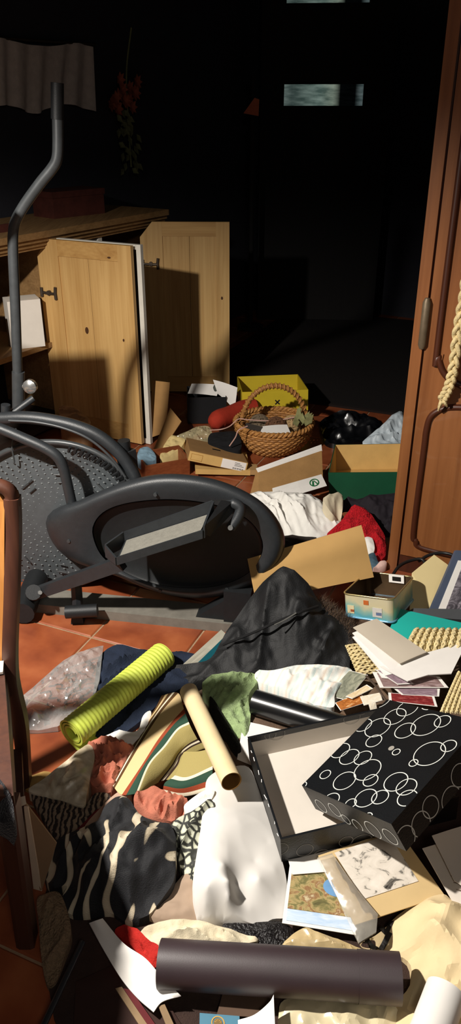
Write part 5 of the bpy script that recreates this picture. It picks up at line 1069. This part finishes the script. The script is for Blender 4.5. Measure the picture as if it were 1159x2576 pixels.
# zebra and snake prints
drape('zebra_throw', 'black and white zebra striped fur throw crumpled in the foreground', 'throw', [(108, 2188, .05), (116, 2145, .07), (150, 2108, .085), (200, 2085, .10), (245, 2065, .11), (262, 2030, .12), (290, 2006, .125), (325, 2010, .125), (348, 2045, .125), (385, 2066, .12), (425, 2072, .12), (442, 2105, .115), (442, 2160, .105), (436, 2215, .09), (405, 2262, .07), (372, 2300, .055), (320, 2318, .045), (275, 2296, .045), (215, 2302, .04), (172, 2296, .04), (155, 2260, .045), (168, 2225, .055), (130, 2232, .045)], zebra('zebra_fur'), [(300, 2100, .14), (230, 2150, .12), (360, 2160, .13), (280, 2220, .09), (380, 2110, .135)], amp=.042, freq=13, ang=70, stretch=1.8, sharp=2.4, puff=.012, seed=6, res=.006)
drape('snake_print', 'grey snake print cloth hanging between the zebra throw and the white bag', 'cloth', [(428, 2082, .105), (450, 2055, .115), (490, 2035, .125), (530, 2010, .13), (545, 2050, .12), (530, 2110, .105), (510, 2160, .09), (495, 2210, .075), (480, 2236, .06), (462, 2205, .07), (445, 2150, .085)], snake('snake_skin'), amp=.032, freq=24, ang=80, seed=4, sharp=2.4)
drape('white_fluff', 'fluffy white cloth tip above the snake print cloth', 'cloth', [(462, 2030, .10), (480, 2010, .11), (520, 1985, .12), (540, 1990, .12), (520, 2025, .12), (480, 2048, .11)], white_cl, amp=.012, freq=40)
# large white bag
drape('white_bag', 'large smooth white paper bag crumpled below the cardboard tube', 'bag', [(520, 1962, .105), (515, 2000, .11), (505, 2080, .12), (496, 2140, .12), (486, 2205, .105), (484, 2250, .085), (492, 2300, .06), (503, 2318, .05), (560, 2322, .045), (650, 2327, .045), (685, 2312, .045), (726, 2302, .045), (722, 2230, .06), (712, 2175, .075), (690, 2110, .085), (668, 2040, .09), (650, 1985, .09), (625, 1930, .085), (580, 1930, .09), (545, 1940, .10)], mat('white_bag_paper', '#dedad4', .55, .03, 6, .0), [(545, 2050, .128), (600, 2070, .118), (645, 2050, .10), (600, 2140, .108), (550, 2120, .128), (532, 2165, .133), (562, 2175, .138), (574, 2215, .132), (572, 2255, .112), (520, 2235, .118), (515, 2280, .085), (592, 2225, .088), (598, 2262, .076), (545, 2298, .066), (640, 2170, .088), (672, 2120, .086), (650, 2215, .092), (690, 2190, .082), (690, 2255, .062), (630, 2285, .066)], amp=.007, freq=7, ang=62, stretch=1.8, puff=.004, res=.0045, sharp=1.0, fine=0, seed=11, drop=.06)
# cardboard tube
hollow_tube('cardboard_tube', 'tan cardboard tube with an open end leaning across the striped cloth', 'tube', g(474, 1738, .135), g(582, 1966, .175), .0245, mat('tube_card', '#e2cca0', .6, .08, 12), mat('tube_inside', '#9a6f34', .8, .15, 20), .0022, cap_a=True)
# card strips by the chair leg
cs = thing('carton_flap', 'thin tan carton piece with a pale edge leaning against the chair leg', 'carton', g(90, 2240, .0)); c8 = [g(86, 2236, .07), g(104, 2240, .07), g(140, 2120, .20), g(66, 2008, .30)]
sheet('flap', None, None, [g(100, 2240, .072), g(106, 2238, .075), g(142, 2122, .20), g(64, 2020, .30)], mat('tan_flap', '#8f7458', .85, .1, 12), .003, 0, 3, cs)
sheet('pale_edge', None, None, [g(84, 2236, .072), g(105, 2242, .07), g(70, 2030, .302), g(60, 2030, .302)], mat('pale_edge_card', '#cbb8a2', .85, .1, 12), .003, 0, 3, cs)
sheet('top_tab', None, None, [g(25, 2012, .31), g(63, 2002, .31), g(66, 2022, .302), g(32, 2036, .302)], MATS['pale_edge_card'], .003, 0, 3, cs)
drape('beige_knit', 'beige knitted wool piece hanging down beside the chair leg', 'knitwear', [(93, 2262, .05), (120, 2246, .06), (150, 2246, .06), (172, 2300, .055), (178, 2350, .05), (160, 2410, .04), (140, 2470, .025), (118, 2476, .02), (104, 2410, .03), (98, 2330, .04)], mat('beige_wool', '#8d755a', .95, .3, 110, .9, 220), amp=.022, freq=22, ang=80)
tag(MB().tube([g(100, 2600, .06), g(208, 2370, .07)], .0065, 8).build('dark_rod', mat('dark_metal_rod', '#3b3d40', .35, .1, 20, metal=.5), None, True), 'thin dark rod lying diagonally in the shadow near the chair leg', 'rod')
# bottom strip: white twisted paper, red cloth, cream cloth, dark tube
loft('paper_strip', 'twisted white paper strip next to the brown tube', 'paper', [
    [(224, 2322, .07), (262, 2392, .07), (305, 2462, .07), (345, 2510, .065), (386, 2546, .06)],
    [(240, 2316, .085), (285, 2385, .075), (330, 2440, .065), (370, 2480, .06), (408, 2520, .06)],
    [(258, 2310, .08), (310, 2372, .085), (365, 2410, .09), (405, 2455, .085), (455, 2505, .07)]], white_p, 7, th=.002)
drape('red_cloth', 'bright red cloth folded beside the left end of the brown tube', 'cloth', [(288, 2340, .05), (312, 2326, .06), (345, 2340, .07), (372, 2362, .075), (398, 2376, .075), (396, 2425, .06), (378, 2442, .055), (352, 2405, .055), (320, 2372, .05)], mat('scarlet_cloth', '#b3231b', .9, .25, 50, .3, 300), amp=.026, freq=34, ang=-40, sharp=2.2, edge=.3)
drape('cream_cloth', 'cream cloth lying behind the brown tube', 'cloth', [(352, 2352, .05), (372, 2325, .06), (430, 2312, .065), (500, 2318, .065), (580, 2335, .06), (650, 2362, .05), (600, 2380, .045), (400, 2380, .045)], cream_cl, amp=.026, freq=26, ang=150, sharp=2.2, edge=.35)
drape('beige_cloth', 'pale taupe cloth between the zebra throw and the white bag', 'cloth', [(372, 2302, .045), (405, 2265, .055), (440, 2225, .065), (470, 2190, .07), (500, 2180, .07), (505, 2320, .045), (440, 2320, .045)], mat('taupe_cotton', '#a28c78', .9, .1, 20), amp=.02, freq=18, ang=-40, sharp=2.2)
tube_b = mat('brown_tube', '#35272b', .5, .12, 16, .02, 400, .9)
ta, tb = g(402, 2424, .085), g(1006, 2462, .10)
bt_ = thing('brown_tube', 'dark brown cardboard tube with an open right end in the foreground', 'tube', (ta+tb)/2-Vector((0, 0, .045)))
hollow_tube('tube_wall', None, None, ta, ta.lerp(tb, .83), .0440, tube_b, tube_b, .002, parent=bt_, cap_a=True); hollow_tube('end_sleeve', None, None, ta.lerp(tb, .828), tb, .0452, tube_b, mat('tube_dark_in', '#120c0d', .8), .002, parent=bt_)
# postcard, photo sleeve
pcard = [(729, 2172, .075), (868, 2182, .075), (895, 2352, .06), (709, 2322, .06)]
P = [g(*q) for q in pcard]; pc = thing('painted_postcard', 'postcard with a painted landscape and a blue lake beside the white bag', 'postcard', P[0]); quadp('card', P, white_p, .002, pc)
cp = on_sheet(P, [(.05, .04), (.97, .04), (.97, .76), (.05, .76)], .0012); im = sheet('landscape', None, None, cp, picture('landscape_print', [(.3, '#5a5638'), (.42, '#7d774c'), (.5, '#b09c6c'), (.58, '#8a6342'), (.66, '#c9bb96'), (.8, '#8f9560')], 4.5, 8, .6), .0005, 0, 2, pc)
cp3 = on_sheet(P, [(.05, .765), (.97, .765), (.97, .95), (.05, .95)], .0012); sheet('sky_band', None, None, cp3, picture('sky_band_print', [(.3, '#a9c6e6'), (.7, '#e6eef6')], 2), .0005, 0, 2, pc)
pts = on_sheet(cp, [(.80+.22*math.cos(a), .42+.20*math.sin(a)) for a in (2*math.pi*i/24 for i in range(24))], .0008); pts = [p for p in pts]; mesh('lake', pts, [tuple(range(24))], mat('lake_blue', '#6f9cc9', .4), im)
sheet('white_card', 'white card lying half under the black lid and the postcard', 'card', [(724, 2160, .085), (850, 2130, .085), (860, 2190, .078), (735, 2200, .078)], white_p, .002)
sl = [(800, 2152, .10), (1000, 2085, .105), (1118, 2252, .085), (893, 2326, .08)]
P = [g(*q) for q in sl]; sv = thing('photo_folder', 'tan card with a black and white photograph and torn clear sleeve', 'photograph', P[0]); quadp('card', P, mat('tan_photo_card', '#d2b684', .7, .08, 8), .003, sv)
cp = on_sheet(P, [(.18, .04), (.86, .04), (.84, .74), (.20, .74)], .0015); sheet('image', None, None, cp, picture('snow_photo', [(.3, '#2c2927'), (.38, '#7d7870'), (.43, '#d8cfc2'), (.75, '#efe6da')], 4, 8, .8), .0006, 0, 2, sv)
drape('clear_sleeve', None, None, [(798, 2158, .108), (835, 2146, .112), (900, 2240, .10), (950, 2300, .095), (946, 2345, .09), (902, 2372, .085), (888, 2345, .085), (850, 2260, .095)], plastic('sleeve_plastic', .38, '#ddd6c8'), amp=.006, freq=26, crease=.3, parent=sv, drop=.004, smooth=False)
for k, (c, lab) in enumerate((([(1086, 2102, .15), (1230, 2060, .16), (1260, 2300, .14), (1142, 2215, .14)], 'upper sheet of faded typed paper at the right edge'), ([(1062, 2134, .135), (1230, 2090, .14), (1270, 2400, .12), (1150, 2290, .12)], 'lower sheet of faded typed paper at the right edge'))):
    t = sheet('typed_paper', lab, 'paper', c, mat('grey_paper', '#d6ccc0', .8, .06, 12), .0015, .003, group='typed papers')
    if k == 1:
        b = MB()
        for i in range(6):
            q = on_sheet([g(*p) for p in c], [(.22, .18+i*.09), (.22+.55-.05*(i % 3), .16+i*.09), (.22+.55-.05*(i % 3), .17+i*.09), (.22, .19+i*.09)], .0045); b.add(q, [(0, 1, 2, 3)])
        b.build('typed_lines', mat('faded_ink', '#6b584a', .8), t)
kp = mat('wrapping_kraft', '#e6cfa2', .75, .08, 8, .05, 100)
wk = thing('wrapping_paper', 'big crumpled sheet of tan wrapping paper with a black chevron print', 'paper', g(1050, 2420, 0))
drape('paper_sheet', None, None, [(905, 2372, .04), (960, 2340, .05), (1010, 2295, .06), (1060, 2268, .075), (1115, 2250, .09), (1150, 2275, .09), (1300, 2330, .09), (1330, 2620, .05), (1150, 2700, .04), (1000, 2680, .03), (990, 2540, .04), (1030, 2480, .05), (1025, 2420, .045), (960, 2400, .035)], kp, [(1080, 2330, .115), (1100, 2420, .10), (1050, 2400, .06), (1140, 2300, .105), (1130, 2480, .08), (1060, 2550, .055)], amp=.05, freq=7, ang=80, stretch=2.0, sharp=1.0, fine=0, crease=.45, facet=14, puff=.008, parent=wk, drop=.03)
from mathutils.bvhtree import BVHTree
ps = [c for c in wk.children if c.name.startswith('paper_sheet')][0]; off_ = origin_of(wk)
bvh = BVHTree.FromPolygons([v.co + off_ for v in ps.data.vertices], [tuple(p.vertices) for p in ps.data.polygons])
def printed_path(pts, wid, nm):
    base = [g(x, y, .05) for x, y in pts]; P_ = []
    for a, b_ in zip(base, base[1:]): P_ += [a.lerp(b_, i/8) for i in range(8)]
    P_.append(base[-1]); vs = []
    for i, p in enumerate(P_):
        t = (P_[min(i+1, len(P_)-1)]-P_[max(i-1, 0)]).normalized(); sd = Vector((-t.y, t.x, 0))*wid
        for q in (p-sd, p+sd):
            hit = bvh.ray_cast(Vector((q.x, q.y, .5)), Vector((0, 0, -1)))[0]; vs.append((hit if hit else q)+Vector((0, 0, .0025)))
    mesh(nm, vs, [(2*i, 2*i+1, 2*i+3, 2*i+2) for i in range(len(P_)-1)], ink, wk)
printed_path([(918, 2352), (956, 2384), (980, 2346)], .0055, 'printed_chevron'); printed_path([(956, 2334), (972, 2346), (984, 2322)], .0045, 'printed_chevron')
drape('gold_wrapper', 'glossy cream and gold wrapper behind the brown tube', 'wrapper', [(712, 2385, .05), (735, 2350, .06), (770, 2332, .065), (800, 2345, .065), (850, 2362, .06), (905, 2385, .05), (915, 2400, .045), (800, 2402, .045)], mat('gold_film', '#c9b284', .3, .2, 20, spec=.6), amp=.02, freq=24, crease=.6, fine=.05, facet=16)
drape('black_lace', 'black glittery scrap under the bottom of the white bag', 'cloth', [(560, 2326, .045), (600, 2322, .05), (700, 2318, .05), (740, 2345, .045), (720, 2385, .04), (620, 2385, .04), (575, 2362, .04)], mat('black_sequin', '#1a1718', .35, .5, 60, .6, 150), amp=.012, freq=30)
# bottom edge
hollow_tube('paper_roll', 'white paper roll in the lower right corner', 'roll', g(1122, 2492, .10), g(1050, 2690, .08), .037, white_p, white_p, .004, cap_a=True)
drape('clear_packet', 'clear plastic packet with pale contents under the brown tube', 'packet', [(700, 2560, .04), (715, 2515, .045), (800, 2508, .05), (900, 2515, .05), (990, 2525, .05), (1005, 2600, .04), (1000, 2690, .03), (760, 2700, .03), (700, 2640, .03)], mat('pale_packet', '#d8cba6', .22, .15, 12, spec=.6), amp=.012, freq=14, ang=85, crease=.6, fine=.05, edge=.02, facet=14)
P = [g(502, 2548, .045), g(602, 2556, .045), g(605, 2670, .04), g(500, 2665, .04)]; bk_ = thing('booklet', 'dull blue booklet with a round gold emblem at the bottom edge', 'booklet', P[0]); quadp('cover', P, mat('dull_blue_cover', '#4d7f96', .6, .08, 12), .006, bk_)
em = uvring(P, .46, .2, .17, .16, .03, mat('gold_ink', '#c59a4c', .5), 'emblem_ring', bk_); pts = on_sheet(P, [(.46+.11*math.cos(a), .2+.105*math.sin(a)) for a in (2*math.pi*i/20 for i in range(20))], .001); mesh('emblem_disc', pts, [tuple(range(20))], mat('dark_gold', '#7a6238', .5), bk_)
for q in range(5):
    a = math.pi*(.1+.2*q); v = on_sheet(P, [(.46+.03*math.cos(a), .2-.03*math.sin(a)), (.46+.09*math.cos(a+.12), .2-.085*math.sin(a+.12)), (.46+.09*math.cos(a-.12), .2-.085*math.sin(a-.12))], .0014); mesh('emblem_ray', v, [(0, 1, 2)], MATS['gold_ink'], bk_)
loft('curled_page', 'white curled page standing up next to the blue booklet', 'paper', [[(598, 2566, .05), (600, 2620, .05), (600, 2690, .05)], [(640, 2552, .06), (640, 2620, .06), (640, 2690, .06)], [(676, 2522, .08), (680, 2610, .07), (685, 2690, .06)], [(688, 2502, .095), (692, 2600, .08), (694, 2690, .06)]], white_p, 6)
drape('brown_carton_sheet', 'flat dark brown carton sheet lying in the shadow under the paper strip', 'carton', [(190, 2470, .03), (300, 2420, .035), (420, 2520, .035), (470, 2600, .03), (460, 2690, .025), (180, 2690, .025)], mat('dark_carton', '#3a251f', .85, .2, 14), amp=.003, freq=12, smooth=False)
for k, (c, m_, lab) in enumerate((([(290, 2486, .055), (306, 2482, .055), (392, 2600, .05), (372, 2612, .05)], mat('tan_spine', '#8f7658', .8), 'narrow tan strip of card lying under the white paper strip'), ([(310, 2486, .06), (330, 2490, .06), (410, 2605, .05), (394, 2612, .05)], mat('maroon_spine', '#5f1c20', .8), 'narrow maroon strip of card lying next to the tan one'), ([(398, 2530, .055), (414, 2526, .055), (452, 2610, .05), (432, 2615, .05)], MATS['tan_spine'], 'short tan strip of card right of the white paper point'))):
    sheet('card_strip', lab, 'card', c, m_, .004, group='card strips at the bottom edge')
sheet('brown_envelope', 'brown card lying flat behind the blue booklet under the tube', 'card', [(545, 2552, .042), (560, 2498, .045), (690, 2510, .045), (660, 2560, .042)], mat('brown_env', '#5b4637', .8, .1, 14), .003)
